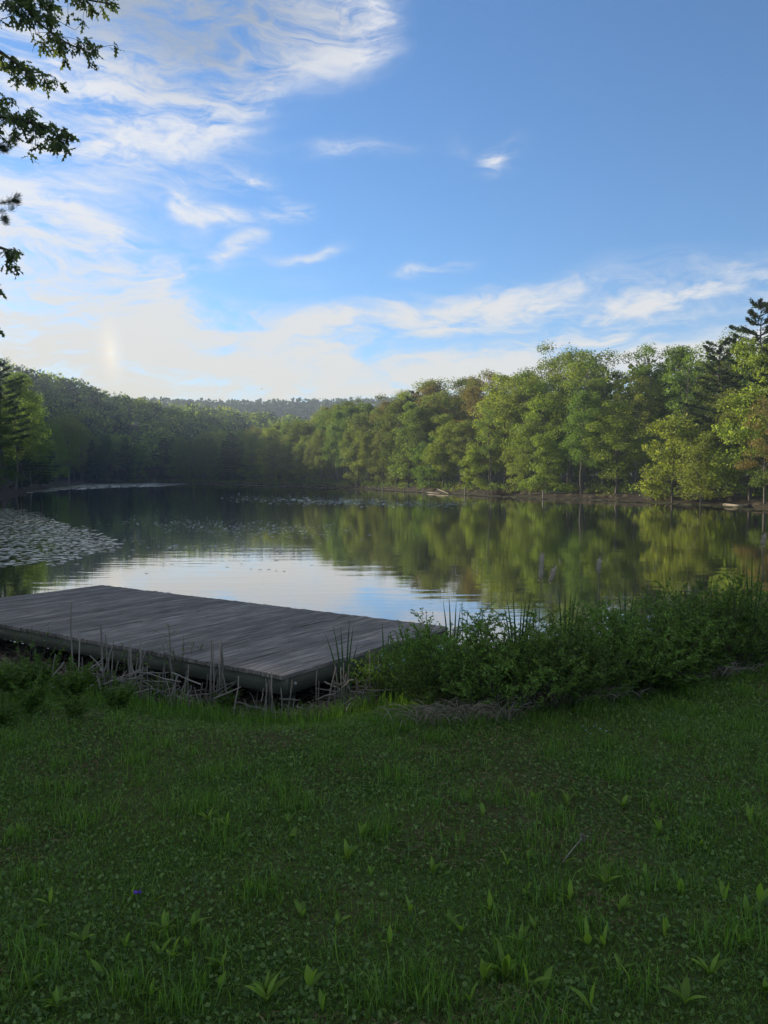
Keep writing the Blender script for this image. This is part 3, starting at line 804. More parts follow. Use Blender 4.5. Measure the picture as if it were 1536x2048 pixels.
# ------------------------------------------------------------------ dock
def build_dock():
    zt = 0.55
    A, B, Cc = DA, DB, DC
    u = (B - A); Lu = np.linalg.norm(u); u /= Lu; w = (Cc - B); Lw = np.linalg.norm(w); w /= Lw
    root = empty('wooden_dock', (A[0], A[1], 0)); tag(root, 'low weathered grey plank dock at the edge of the pond', 'dock')
    pw = 0.142; gap = 0.0045; n = int(Lw / pw); pw = Lw / n
    ang = math.atan2(u[1], u[0]); rz = ang - math.pi / 2
    r = random.Random(8)
    meshes = []
    for v in range(7):                       # plank lying along local Y, top edges eased, a little cupped
        h = 0.038; e = 0.005; hw = (pw - gap) / 2
        prof = [(-hw, -h), (hw, -h), (hw, -e), (hw - e, 0.0), (hw * 0.3, 0.0015 * (v - 3)), (-hw * 0.3, 0.0015 * (v - 3)), (-hw + e, 0.0), (-hw, -e)]
        ys = np.linspace(0, 1, 7); V = []
        for k, yy in enumerate(ys):
            dx = r.uniform(-0.002, 0.002); dz = r.uniform(-0.003, 0.003)
            V += [(x + dx, yy * (Lu + 0.03) - 0.015, z + dz) for x, z in prof]
        m = len(prof); F = []
        for k in range(6):
            for j in range(m): F.append((k * m + j, k * m + (j + 1) % m, (k + 1) * m + (j + 1) % m, (k + 1) * m + j))
        me = bpy.data.meshes.new('plank'); me.from_pydata([tuple(p) for p in V], [], F + [tuple(range(m))[::-1], tuple(range(6 * m, 7 * m))]); me.materials.append(M['plank'])
        me.update(); meshes.append(me)
    skew = w - u * float(np.dot(w, u))
    for i in range(n):
        o = obj('plank', r.choice(meshes), root)
        p = w * (i + 0.5) * pw
        o.location = (p[0] + u[0] * r.uniform(-0.012, 0.012), p[1] + u[1] * r.uniform(-0.012, 0.012), zt + r.uniform(-0.002, 0.002)); o.rotation_euler = (0, r.uniform(-0.006, 0.006), rz + r.uniform(-0.0015, 0.0015))

    def beam(name, p0, p1, zc, hgt, thick, mat='beam', nb=0):
        p0 = np.array(p0, float); p1 = np.array(p1, float); L = np.linalg.norm(p1 - p0)
        V, F = box(0, 0, 0, L, thick, hgt)
        o = obj(name, mesh_np(name, V, F, M[mat]), root); c = (p0 + p1) / 2; o.location = (c[0], c[1], zc)
        o.rotation_euler = (0, 0, math.atan2(p1[1] - p0[1], p1[0] - p0[0]))
        for k in range(nb):
            t = np.linspace(0, 2 * np.pi, 11)[:-1]
            ring = np.column_stack([0.016 * np.cos(t), np.zeros(10), 0.016 * np.sin(t)])
            Vb = np.concatenate([ring, ring * 0.8 + [0, -0.012, 0], [[0, -0.013, 0]]])
            j = np.arange(10); jn = (j + 1) % 10
            b = MB(); b.add(Vb, np.stack([j, jn, 10 + jn, 10 + j], -1)); b.T.append(np.stack([10 + j, 10 + jn, np.full(10, 20)], -1))
            bo = obj('bolt', b.mesh('bolt', M['bolt']), o); bo.location = ((k + 0.5) / nb * L - L / 2 - 0.25, -thick / 2 - 0.001, 0.01)
        return o
    o2 = np.array([0, 0, 0]); zr = zt - 0.04 - 0.08
    ins = u * 0.035
    beam('rim_board', ins, w * Lw + ins, zr, 0.15, 0.045)                                   # front, under the plank ends
    beam('rim_board', u * (Lu - 0.035), w * Lw + u * (Lu - 0.035), zr, 0.15, 0.045)
    inw = w * 0.03
    beam('rim_board', u * 0.06 + inw, u * (Lu - 0.06) + inw, zr, 0.152, 0.045, nb=4)         # right side
    beam('rim_board', u * 0.06 + w * (Lw - 0.03), u * (Lu - 0.06) + w * (Lw - 0.03), zr, 0.152, 0.045)
    for t in (0.25, 0.5, 0.75):
        beam('joist', u * Lu * t + w * 0.056, u * Lu * t + w * (Lw - 0.056), zr - 0.004, 0.14, 0.04)
    for a in (0.12, 0.9):
        for b in (0.04, 0.34, 0.66, 0.96):
            p = u * Lu * a + w * Lw * b
            V, F = tube([(0, 0, -1.3), (0, 0, 0.33)], 0.075, 10)
            o = obj('post', mesh_np('post', V, F, M['beam'], True), root); o.location = (p[0], p[1], 0)


build_dock()


# ------------------------------------------------------------------ lily pads
def pad_mesh(rad, seed):
    r = np.random.default_rng(seed); n = 11
    t = np.linspace(0.22, 2 * np.pi - 0.22, n); q = rad * r.uniform(0.9, 1.06, n)
    V = np.column_stack([q * np.cos(t), q * np.sin(t) * 0.9, r.normal(0, 0.022 * rad, n) + 0.02 * rad]); V = np.concatenate([[[0.03 * rad, 0, 0]], V])
    j = np.arange(1, n); F = np.stack([np.zeros(n - 1, int), j, j + 1], -1)
    return V, F


def in_poly(x, y, poly):
    c = np.zeros(np.shape(x), bool); n = len(poly)
    for i in range(n):
        ax, ay = poly[i]; bx, by = poly[(i + 1) % n]
        c ^= ((ay > y) != (by > y)) & (x < (bx - ax) * (y - ay) / (by - ay + 1e-12) + ax)
    return c


def build_pads():
    r = np.random.default_rng(31)
    poly = [(-330, 1012), (-60, 1012), (30, 1022), (100, 1045), (165, 1062), (232, 1086), (205, 1102), (140, 1117), (120, 1131), (60, 1126), (0, 1132), (-150, 1140), (-420, 1150)]
    pts = []
    xs = r.uniform(-34, -2, 60000); ys = r.uniform(18, 60, 60000)
    px = 768 + 1536 * xs / ys; py = 951 + EYE * 1536 / ys
    ok = in_poly(px + r.normal(0, 16, len(xs)), py + r.normal(0, 2.2, len(xs)), poly) & (lake_sd(xs, ys) < -0.3); cand = np.column_stack([xs, ys, px])[ok]
    kept = []; grid = {}
    for x, y, p in cand:                       # pads push each other apart
        k = (int(x / 0.19 + 0.4 * math.sin(y * 9)), int(y / 0.19 + 0.4 * math.sin(x * 7)))
        if k in grid: continue
        grid[k] = 1
        if r.random() < 0.8: kept.append((x, y, p))
    vis = [k for k in kept if -5 < k[2]]; vis.sort(key=lambda t: t[1]); own = vis[:300]; ownset = set((a, b) for a, b, _ in own)
    rest = [k for k in kept if (k[0], k[1]) not in ownset]
    meshes = [mesh_np('lily_pad', *pad_mesh(0.075 + 0.009 * k, 50 + k), M['lily']) for k in range(6)]
    for i, (x, y, _) in enumerate(own):
        o = obj('lily_pad', meshes[i % 6], None, (x, y, 0.012 + 0.004 * r.random()))
        o.rotation_euler = (r.normal(0, 0.02), r.normal(0, 0.02), r.uniform(0, 6.28)); s = r.uniform(0.7, 1.25); o.scale = (s, s, s)
        tag(o, 'notched lily pad in the near rim of the dense bed on the left', 'lily pad', 'lily pads in the near rim of the left bed')

    def mass(name, P2, rad, label, tilt=0.02, hz=0.014):
        mb = MB()
        for k, (x, y) in enumerate(P2):
            V, F = pad_mesh(rad * r.uniform(0.7, 1.25), int(r.integers(0, 9999)))
            a = r.uniform(0, 6.28); c, s = math.cos(a), math.sin(a)
            tx, ty = r.normal(0, tilt, 2)
            V = np.column_stack([V[:, 0] * c - V[:, 1] * s, V[:, 0] * s + V[:, 1] * c, V[:, 2]]); V[:, 2] += V[:, 0] * tx + V[:, 1] * ty
            mb.add(V + np.array([x, y, hz + 0.006 * r.random()]), F)
        tag(obj(name, mb.mesh(name, M['lily'])), label, 'lily pads', kind='stuff')
    mass('lily_pad_bed', [(a, b) for a, b, _ in rest], 0.1, 'dense grey-green bed of lily pads floating by the left shore')

    def band(n, cx, cy, sx, sy, shear=0.0):
        X = r.normal(cx, sx, n); Y = r.normal(cy, sy, n) + shear * (X - cx)
        return [tuple(P(a, b, 0)[:2]) for a, b in zip(X, Y) if b > 960]
    mass('scattered_lily_pads', band(1000, 700, 1003, 105, 4.2, 0.02) + band(320, 850, 1008, 70, 4), 0.115, 'scattered pale lily pads flecking the water toward the far bank', 0.05)
    mass('scattered_lily_pads', band(330, 430, 1052, 100, 8, 0.05) + band(160, 590, 1060, 75, 9) + band(60, 330, 1092, 70, 6, 0.05) + band(45, 480, 1102, 70, 6, 0.07), 0.06, 'scattered small lily pads flecking the middle of the pond', 0.05)
    mass('scattered_lily_pads', band(90, 1010, 1020, 90, 6) + band(60, 1250, 1034, 70, 6) + band(14, 420, 1145, 150, 22), 0.045, 'few small lily pads scattered over the right half of the pond', 0.05)
    # mats against the far shore
    m = []
    for _ in range(9000):
        q, o = r.uniform(-14, TOT), r.uniform(-2.2, 0.15)
        x, y = shore_at(q, o * (1 if q > 40 else 3)); m.append((x, y))
    mass('shore_lily_mat', m[:4800], 0.23, 'thin pale mat of floating pads lining the far shore', 0.05)
    poly2 = [(52, 986), (60, 980), (180, 968), (300, 966), (380, 968), (330, 972.5), (230, 975), (130, 980)]
    xs = r.uniform(-110, -20, 60000); ys = r.uniform(95, 260, 60000); px = 768 + 1536 * xs / ys; py = 951 + EYE * 1536 / ys
    ok = in_poly(px, py, poly2)
    mass('far_lily_mat', np.column_stack([xs, ys])[ok][:2600], 0.42, 'pale lily pad mat in the far left corner of the pond', 0.04)


build_pads()


# ------------------------------------------------------------------ far shore stakes, driftwood
def stake(px, py, hpx, lean, label):
    p = P(px, py, 0); x, y = p[0], p[1]; h = hpx / 1536 * y
    V, F = tube([(0, 0, -0.8), (0.01, 0, h * 0.5), (lean * h, 0.02, h)], [0.1, 0.09, 0.075], 7)
    tag(obj('wooden_stake', mesh_np('wooden_stake', V, F, M['deadwood'], True), None, (x, y, 0)), label, 'stake', 'old stakes along the far shore')


for a in [(711, 978.5, 12, 0.0, 'short pale stake, leftmost of those along the far shore'), (758, 981, 11, 0.1, 'thin pale stake, left one of the leaning pair'), (766, 981.5, 13, 0.25, 'leaning pale stake, right one of the leaning pair'),
          (808, 984, 13, 0.15, 'pale stake between the leaning pair and the shore log'), (847, 986.5, 12, 0.05, 'pale stake beside the left end of the shore log'), (930, 991, 17, 0.05, 'tall pale stake right of the shore log'),
          (310, 968.5, 10, 0, 'lone thin stake at the head of the pond'), (1086, 998, 18, 0.03, 'upright stake holding one end of a bare rail')]:
    stake(*a)


def log(name, pxs, rad, label, zs=None, mat='deadwood', cat='driftwood'):
    pts = []
    for k, (px, py) in enumerate(pxs):
        p = P(px, py, 0.0); p[2] = 0.12 if zs is None else zs[k]; pts.append(p)
    pts = np.array(pts); o0 = pts[0].copy(); o0[2] = 0
    V, F = tube(pts - o0, np.linspace(rad, rad * 0.45, len(pts)), 7)
    tag(obj(name, mesh_np(name, V, F, M[mat], True), None, o0), label, cat)


log('fallen_log', [(855, 986.5), (866, 987.5), (880, 988.5)], 0.07, 'pale log lying at the waterline of the far shore')
log('fallen_log', [(872, 984.5), (885, 986.5), (897, 989)], 0.08, 'slanting pale log, right of two at the far waterline', [0.5, 0.3, 0.1])
log('fallen_rail', [(1086, 997.5), (1110, 997.5), (1130, 998)], 0.05, 'bare thin rail running right from its upright stake', [0.85, 0.7, 0.62])
log('driftwood_log', [(1432, 1009), (1452, 1010), (1475, 1009.5)], 0.17, 'thick bleached driftwood log below the sunlit right bank', [0.12, 0.2, 0.16])
log('driftwood_log', [(1448, 1012), (1468, 1014), (1492, 1015), (1515, 1014)], 0.12, 'long bleached driftwood log lying in the water at right')
log('driftwood_branch', [(1462, 1010), (1468, 1006), (1470, 998)], 0.05, 'bleached forked branch sticking up from the driftwood', [0.1, 0.4, 1.0])
log('driftwood_branch', [(1405, 1008), (1404, 1004), (1402, 1000)], 0.06, 'short white snag left of the driftwood logs', [0, 0.3, 0.55])
log('driftwood_log', [(1488, 1016), (1505, 1013), (1526, 1016)], 0.1, 'curved pale driftwood at the right edge of the water', [0.1, 0.3, 0.1])
log('leaning_dead_trunk', [(1437, 1004), (1428, 1003), (1432, 1002), (1438, 1001)], 0.09, 'crooked pale dead trunk leaning over the driftwood', [0.1, 1.3, 2.6, 3.8], 'bark', 'dead tree')


def build_brush():
    r = np.random.default_rng(15); k = 0
    for px, lab in ((1000, 'reddish brown brush on the far shore right of the tall stake'), (1185, 'low brown brush at the foot of the dark trees')):
        p = P(px, 993, 0); mb = MB()
        for _ in range(160):
            a = r.uniform(0, 6.28); ln = r.uniform(0.5, 1.2); b = np.array([r.normal(0, 0.8), r.normal(0.8, 0.4), 0.1])
            mb.add(*tube([b, b + np.array([math.cos(a) * 0.3, math.sin(a) * 0.3, 0.8]) * ln], [0.02, 0.006], 3))
        tag(obj('dead_brush', mb.mesh('dead_brush', M['litter']), None, (p[0], p[1], 0.05)), lab, 'brush')


build_brush()


def build_undergrowth():
    r = np.random.default_rng(55)
    for mat, n0, lab in (('leaf_mid', 420, 'low green undergrowth beneath the far bank trees'), ('leaf_olive', 260, 'low olive undergrowth along the far shore'), ('straw', 150, 'tan grass clumps along the far waterline')):
        mb = MB()
        for _ in range(n0):
            q = r.uniform(8, TOT); x, y = shore_at(q, r.uniform(0.25, 1.2) if mat == 'straw' else r.uniform(0.6, 9)); 
            if lake_sd(x, y) < 0.1: continue
            h = r.uniform(0.25, 0.5) if mat == 'straw' else r.uniform(0.5, 1.5); n = 70
            p = r.normal(size=(n, 3)); p /= np.linalg.norm(p, axis=1, keepdims=True); p *= r.random(n)[:, None] ** 0.5 * np.array([0.8, 0.8, 0.5]) * h * 1.1; p[:, 2] = np.abs(p[:, 2]) * 1.6
            d = p * 0.5 + r.normal(0, 0.4, (n, 3)); L = r.uniform(0.12, 0.28, n)
            mb.add(*cards(p + np.array([x, y, float(ground_z(x, y))]), d, L, L * (0.12 if mat == 'straw' else 0.6), r))
        tag(obj('undergrowth', mb.mesh('undergrowth', M[mat])), lab, 'undergrowth', kind='stuff')


build_undergrowth()


# ------------------------------------------------------------------ shrubs on the near bank
def gen_shrub(seed, H=1.0, W=0.55, stems=50, leaf=0.027, per=125, bare=0.12):
    r = np.random.default_rng(seed); st = MB(); lv = MB()
    for i in range(stems):
        a = r.uniform(0, 6.28); rr = W * math.sqrt(r.random()); b = np.array([0.35 * rr * math.cos(a), 0.35 * rr * math.sin(a), -0.05])
        h = H * r.uniform(0.55, 1.0) * (1 - 0.35 * (rr / W) ** 2)
        e = np.array([rr * math.cos(a) * 1.1, rr * math.sin(a) * 1.1, h]); m = (b + e) / 2 + np.array([0, 0, 0.12 * h]) + r.normal(0, 0.03, 3)
        q = bez(b, m, e, 7); st.add(*tube(q, np.linspace(0.006, 0.0018, 7), 4))
        for s in range(5):                      # side shoots
            t = r.uniform(0.3, 0.95); c = np.array([np.interp(t, np.linspace(0, 1, 7), q[:, k]) for k in range(3)])
            d = np.array([r.normal(), r.normal(), 0.9]); d /= np.linalg.norm(d); ln = r.uniform(0.10, 0.24) * H
            st.add(*tube([c, c + d * ln], [0.0022, 0.001], 3))
            n = int(per * 0.16); tt = r.uniform(0.1, 1.05, n)[:, None]; pos = c + d * ln * tt
            dd = d + r.normal(0, 0.75, (n, 3)); dd /= np.linalg.norm(dd, axis=1, keepdims=True)
            L = leaf * r.uniform(0.6, 1.3, n); lv.add(*cards(pos + dd * L[:, None] * 0.5, dd, L, L * r.uniform(0.36, 0.5, n), r))
        n = int(per * 0.5); tt = bare + (1 - bare) * r.random(n) ** 0.8
        pos = np.column_stack([np.interp(tt, np.linspace(0, 1, 7), q[:, k]) for k in range(3)])
        dd = r.normal(0, 0.8, (n, 3)); dd[:, 2] += 0.5; dd /= np.linalg.norm(dd, axis=1, keepdims=True)
        L = leaf * r.uniform(0.6, 1.3, n); lv.add(*cards(pos + dd * L[:, None] * 0.5, dd, L, L * r.uniform(0.36, 0.5, n), r))
    return st, lv


def build_shrubs():
    pr = []
    for k, kw in enumerate([dict(seed=1), dict(seed=2, W=0.62, leaf=0.031), dict(seed=3, W=0.5, stems=38), dict(seed=4, W=0.66, stems=50, leaf=0.034)]):
        st, lv = gen_shrub(**kw); pr.append((st.mesh('shrub_stems', M['twig']), lv.mesh('shrub_leaves', M['leaf_shrub'])))
    st, lv = gen_shrub(9, 1.0, 0.6, 26, 0.085, 60); big = (st.mesh('sapling_stems', M['twig']), lv.mesh('sapling_leaves', M['leaf_fern']))
    r = random.Random(3)
    # px of the foot, py of the foot, py of the top, proto, width factor, label
    S = [(838, 1392, 1262, 3, 0.8, 'leafy shrub filling the gap behind the dock corner shrub'), (775, 1402, 1318, 1, 0.6, 'smallest shrub, leaning against the right side of the dock'), (800, 1398, 1285, 0, 0.9, 'low pale green shrub hugging the right corner of the dock'),
         (870, 1400, 1212, 2, 0.9, 'tall thin willow shrub against the bright water beside the dock'),
         (935, 1408, 1196, 0, 0.95, 'upright willow shrub, second from the dock'),
         (890, 1408, 1300, 1, 0.9, 'dense low shrub in front of the willows by the dock'),
         (1000, 1420, 1235, 1, 1.0, 'round dark green shrub left of the cattails'),
         (1075, 1405, 1205, 3, 1.0, 'dense green shrub below the pair of cattail heads'),
         (1150, 1395, 1205, 0, 1.0, 'green shrub below the lone cattail head'),
         (1215, 1380, 1200, 1, 1.05, 'bushy green shrub just right of the lone cattail head'),
         (1130, 1398, 1300, 3, 0.9, 'low dark shrub at the front of the bank thicket'),
         (1290, 1362, 1188, 3, 1.05, 'broad green shrub in the middle of the right thicket'),
         (1350, 1348, 1165, 0, 1.1, 'tall bushy shrub rising toward the right end'),
         (1430, 1338, 1138, 1, 1.15, 'tallest shrub of the thicket, near the right edge'),
         (1500, 1330, 1165, 3, 1.15, 'leafy shrub right of the tallest one'),
         (1570, 1322, 1150, 2, 1.2, 'shrub cut by the right edge of the view'),
         (1650, 1312, 1150, 1, 1.2, 'shrub beyond the right edge')]
    for i, (px, pb, pt, k, wf, lab) in enumerate(S):
        g = find_foot(px, pb); H = (PD(px, pt, g[1])[2] - g[2]) * 1.02
        e = empty('willow_shrub', g, r.uniform(0, 6.28)); e.scale = (0.95 * wf, 0.95 * wf, H)
        obj('stem', pr[k][0], e); obj('foliage', pr[k][1], e)
        tag(e, lab, 'shrub', 'shrubs on the near bank')
    # large leaved spray in the middle of the thicket
    for px, pb, pt, lab in ((1345, 1352, 1255, 'large-leaved light green spray at the foot of the thicket'), (1300, 1372, 1300, 'second large-leaved spray, lower and left of the first')):
        g = find_ground(px, pb); H = (pb - pt) / 1536 * g[1]
        e = empty('leafy_sapling', g, 0.4); e.scale = (0.8, 0.8, H); obj('stem', big[0], e); obj('foliage', big[1], e); tag(e, lab, 'sapling')
    # thin saplings in front of the dock
    for k, (px, pb, pt, lab) in enumerate([(350, 1392, 1232, 'thin twiggy sapling with tiny leaves before the middle of the dock'), (245, 1385, 1270, 'sparse little sapling left of the twiggy one'), (52, 1370, 1225, 'bare thin sapling at the left end of the dock')]):
        g = find_ground(px, pb); H = (pb - pt) / 1536 * g[1]
        st, lv = gen_shrub(40 + k, 1.0, 0.42, 7, 0.03, 26, 0.5); e = empty('thin_sapling', g, 0); e.scale = (0.75, 0.75, H)
        obj('stem', st.mesh('thin_stems', M['twig']), e); obj('foliage', lv.mesh('thin_leaves', M['leaf_shrub']), e); tag(e, lab, 'sapling', 'thin saplings before the dock')
    # feathery weeds at the left
    r2 = np.random.default_rng(19)
    wm = []
    for k in range(3):
        lv = MB(); st = MB()
        for i in range(16):
            a = r2.uniform(0, 6.28); ln = r2.uniform(0.6, 1.0); p0 = np.zeros(3); p2 = np.array([math.cos(a) * 0.55 * ln, math.sin(a) * 0.55 * ln, 0.9 * ln * r2.uniform(0.6, 1)])
            q = bez(p0, p2 * 0.5 + np.array([0, 0, 0.25]), p2, 9); st.add(*tube(q, np.linspace(0.012, 0.004, 9), 3))
            n = 90; t = r2.uniform(0.15, 1, n); pos = np.column_stack([np.interp(t, np.linspace(0, 1, 9), q[:, j]) for j in range(3)])
            side = np.array([-math.sin(a), math.cos(a), 0.15]); sg = np.where(r2.random(n) < 0.5, -1, 1)
            d = side[None] * sg[:, None] + np.array([math.cos(a), math.sin(a), 0.3]) * 0.6 + r2.normal(0, 0.3, (n, 3))
            L = 0.17 * (1.15 - t) * r2.uniform(0.6, 1.2, n); lv.add(*cards(pos + d * L[:, None] * 0.45, d, L, L * 0.32, r2))
        wm.append((st.mesh('weed_stems', M['leaf_fern']), lv.mesh('weed_leaves', M['leaf_fern'])))
    W = [(30, 1400, 1300, 'feathery green weed at the far left of the bank'), (85, 1385, 1295, 'bright feathery weed, second from the left edge'), (140, 1410, 1305, 'full feathery weed below the dock\'s left part'),
         (190, 1395, 1320, 'feathery weed left of the first dead cattails'), (60, 1430, 1345, 'low spreading weed in front at the left'), (235, 1425, 1345, 'low weed among the fallen stalks at left'), (-40, 1400, 1300, 'feathery weed cut by the left edge'),
         (150, 1440, 1375, 'small weed at the lawn edge on the left'), (10, 1455, 1385, 'small dark weed low at the left edge'), (455, 1425, 1365, 'small green weed below the tall bundle of dead stalks'), (320, 1405, 1340, 'small bright weed amid the dead stalks')]
    for i, (px, pb, pt, lab) in enumerate(W):
        g = find_ground(px, pb); H = (pb - pt) / 1536 * g[1]; e = empty('feathery_weed', g, r.uniform(0, 6)); e.scale = (H * 1.15, H * 1.15, H * 1.15)
        obj('stem', wm[i % 3][0], e); obj('foliage', wm[i % 3][1], e); tag(e, lab, 'weed', 'feathery weeds at the left of the bank')


build_shrubs()


# ------------------------------------------------------------------ cattails
def blade(p0, p1, bend, w, n=6):
    p0 = np.array(p0, float); p1 = np.array(p1, float); q = bez(p0, (p0 + p1) / 2 + np.array(bend), p1, n)
    d = p1 - p0; s = np.cross(d, [0.2, 1, 0.1]); s /= np.linalg.norm(s) + 1e-9
    wd = w * np.array([0.7, 1, 0.95, 0.8, 0.5, 0.05]); nn = np.cross(d, s); nn /= np.linalg.norm(nn)
    V = np.concatenate([q + s * wd[:, None] / 2, q + nn * w * 0.15, q - s * wd[:, None] / 2]); F = []
    for i in range(n - 1):
        F += [(i, i + 1, n + i + 1, n + i), (n + i, n + i + 1, 2 * n + i + 1, 2 * n + i)]
    return V, np.array(F)


def build_cattails():
    r = np.random.default_rng(6)
    # clumps of broken dead stalks: px, py of foot, list of (dx px, top py, lean px)
    D = [(158, 1392, 'dead cattail clump with one tall stalk, leftmost before the dock', [(-8, 1208, -10), (2, 1262, -2), (-30, 1330, 45), (10, 1310, 6)], 8),
         (212, 1396, 'dead cattail clump with crossed stalks right of the leftmost clump', [(0, 1245, -2), (10, 1268, -6), (-20, 1285, 35), (-40, 1340, 60), (14, 1300, 3)], 9),
         (268, 1402, 'dead cattail clump of upright stalks before the dock\'s middle', [(0, 1278, 0), (-20, 1310, 40), (16, 1285, -4), (-8, 1300, -3), (25, 1330, -30)], 10),
         (330, 1412, 'dead cattail clump with a thick pale broken stalk', [(-5, 1322, 6), (4, 1336, -4), (24, 1310, -12), (-18, 1345, 10), (34, 1340, 10)], 10),
         (438, 1400, 'tall tight bundle of dead cattail stalks at the dock front', [(-14, 1275, 6), (-6, 1282, 4), (2, 1278, 3), (8, 1288, -2), (14, 1283, -6), (22, 1325, -18), (-24, 1338, 22), (-30, 1345, 12), (30, 1340, -20)], 9),
         (545, 1418, 'dead cattail clump with bent-over stalks at the dock corner', [(0, 1342, 0), (-16, 1360, 10), (14, 1352, -16), (24, 1372, -6), (-6, 1365, 2)], 8),
         (700, 1420, 'splayed dead cattail clump right of the dock corner', [(-20, 1345, 14), (-10, 1330, 10), (8, 1352, -12), (20, 1340, 18), (28, 1365, -12), (0, 1375, -20)], 10),
         (745, 1410, 'dead cattail stubs between the dock and the first shrub', [(-6, 1290, 2), (6, 1310, -2), (18, 1352, 10), (-16, 1360, -14)], 6)]
    for px, py, lab, st, fallen in D:
        g = find_foot(px, py); e = empty('dead_cattail_clump', g); tag(e, lab, 'dead cattails', 'dead cattail clumps before the dock'); k = g[1] / 1536

        def stalk(p0, p1, w):
            n = 5; t = np.linspace(0, 1, n)[:, None]; q = np.array(p0) * (1 - t) + np.array(p1) * t; q += r.normal(0, 0.004, q.shape); q[0] = p0
            o = obj('stalk', mesh_np('stalk', *tube(q, np.linspace(w, w * 0.65, n), 5), M['stalk'], True), e)
        for dx, top, lean in st:
            b = np.array([dx * k, r.uniform(-0.12, 0.02), -0.04]); h = PD(px + dx, top, g[1])[2] - g[2] + 0.04
            stalk(b, b + np.array([lean * k, r.normal(0, 0.05), h]), r.uniform(0.007, 0.012))
        for _ in range(int(fallen * 0.9)):       # short stubs round the tall ones
            b = np.array([r.normal(0, 0.2), -abs(r.normal(0, 0.13)), -0.04]); h = r.uniform(0.15, 0.5)
            stalk(b, b + np.array([r.normal(0, 0.06), r.normal(0, 0.05), h]), r.uniform(0.005, 0.010))
        for _ in range(int(fallen * 1.6)):                  # snapped and lying ones
            b = np.array([r.normal(0, 0.2), -abs(r.normal(0.02, 0.14)), r.uniform(0.02, 0.26)]); a = r.uniform(0, 6.28); ln = r.uniform(0.15, 0.42)
            stalk(b, b + np.array([math.cos(a) * ln, math.sin(a) * ln * 0.6, r.uniform(-0.08, 0.16)]), r.uniform(0.005, 0.009))
    # living reed tufts
    G = [(690, 1400, [(-40, 1265), (-22, 1245), (-8, 1250), (10, 1236), (18, 1248), (26, 1285), (34, 1300)], 'tuft of green reed leaves at the right side of the dock'),
         (1035, 1385, [(-25, 1190), (-12, 1182), (0, 1196), (12, 1188), (22, 1180), (30, 1200), (-34, 1205)], 'tuft of green reed leaves behind the shrubs left of the cattails'),
         (905, 1385, [(-20, 1200), (-8, 1188), (6, 1196), (15, 1210)], 'few upright reed leaves among the willows near the dock'), (1130, 1375, [(-18, 1178), (-5, 1168), (8, 1180), (20, 1172), (28, 1190)], 'upright reed leaves between the two cattail groups'),
         (1250, 1360, [(-18, 1172), (-4, 1160), (9, 1168), (20, 1180)], 'upright reed leaves right of the lone cattail'), (1500, 1330, [(-22, 1120), (-8, 1100), (10, 1112), (22, 1128)], 'tall reed leaves over the shrubs at the right edge'),
         (770, 1385, [(-6, 1240), (8, 1262), (2, 1285)], 'thin green reed between the dock and the shrubs')]
    for px, py, L, lab in G:
        g = find_foot(px, py); k = g[1] / 1536; e = empty('reed_tuft', g); tag(e, lab, 'reeds')
        for dx, top in L:
            p1 = (dx * k, -abs(r.normal(0, 0.06)), PD(px, top, g[1])[2] - g[2])
            V, F = blade((dx * 0.15 * k, 0, -0.03), p1, (-dx * 0.22 * k, 0, 0.03), 0.02); obj('leaf', mesh_np('leaf', V, F, M['reed'], True), e)
    # brown seed heads standing over the thicket
    H = [(1081, 1105, 1160, 'ragged fluffy cattail head, left and taller of the close pair', 0.02), (1101, 1135, 1162, 'leaning cattail head, right one of the close pair', 0.1), (1196, 1117, 1144, 'lone pale cattail head over the shrubs', 0.04), (1525, 1068, 1090, 'small dark cattail head at the right edge over the water', 0.05)]
    for px, t, b, lab, lean in H:
        D_ = 8.6 if px < 1500 else 9.5; c0 = PD(px, b, D_); c1 = PD(px + (b - t) * lean * 3, t, D_); gz = float(ground_z(c0[0], D_))
        base = np.array([c0[0] - 0.03, D_, max(gz, -0.2)]); e = empty('cattail', base); tag(e, lab, 'cattail', 'cattails with seed heads')
        q = bez(np.zeros(3), (c0 - base) * 0.5 + np.array([0.02, 0, 0]), c1 - base + np.array([0, 0, 0.03]), 7)
        obj('stalk', mesh_np('cattail_stalk', *tube(q, np.linspace(0.006, 0.003, 7), 5), M['stalk'], True), e)
        tt = np.linspace(0, 1, 9)[:, None]; hp = (c0 - base) * (1 - tt) + (c1 - base) * tt
        rad = 0.027 * np.array([0.25, 0.85, 1, 0.8, 1.1, 0.75, 1.0, 0.7, 0.15]) * r.uniform(0.85, 1.1, 9)
        hd = MB(); hd.add(*tube(hp, rad, 9)); n = 140; tq = r.random(n)[:, None]; pos = (c0 - base) * (1 - tq) + (c1 - base) * tq; d = r.normal(size=(n, 3)); d /= np.linalg.norm(d, axis=1, keepdims=True)
        hd.add(*cards(pos + d * 0.026, d, 0.026, 0.01, r)); obj('seed_head', hd.mesh('seed_head', M['cattail'], True), e)


build_cattails()


# ------------------------------------------------------------------ lawn
def lawn_noise(x, y):
    return 0.5 + 0.25 * np.sin(1.7 * x + 0.6 * y + 1.0) * np.sin(1.3 * y - 0.8 * x) + 0.15 * np.sin(3.9 * x - 2.2 * y) * np.sin(3.1 * y + 1.1 * x + 2) + 0.1 * np.sin(7.3 * x + 2.0 * y) * np.sin(6.1 * y)


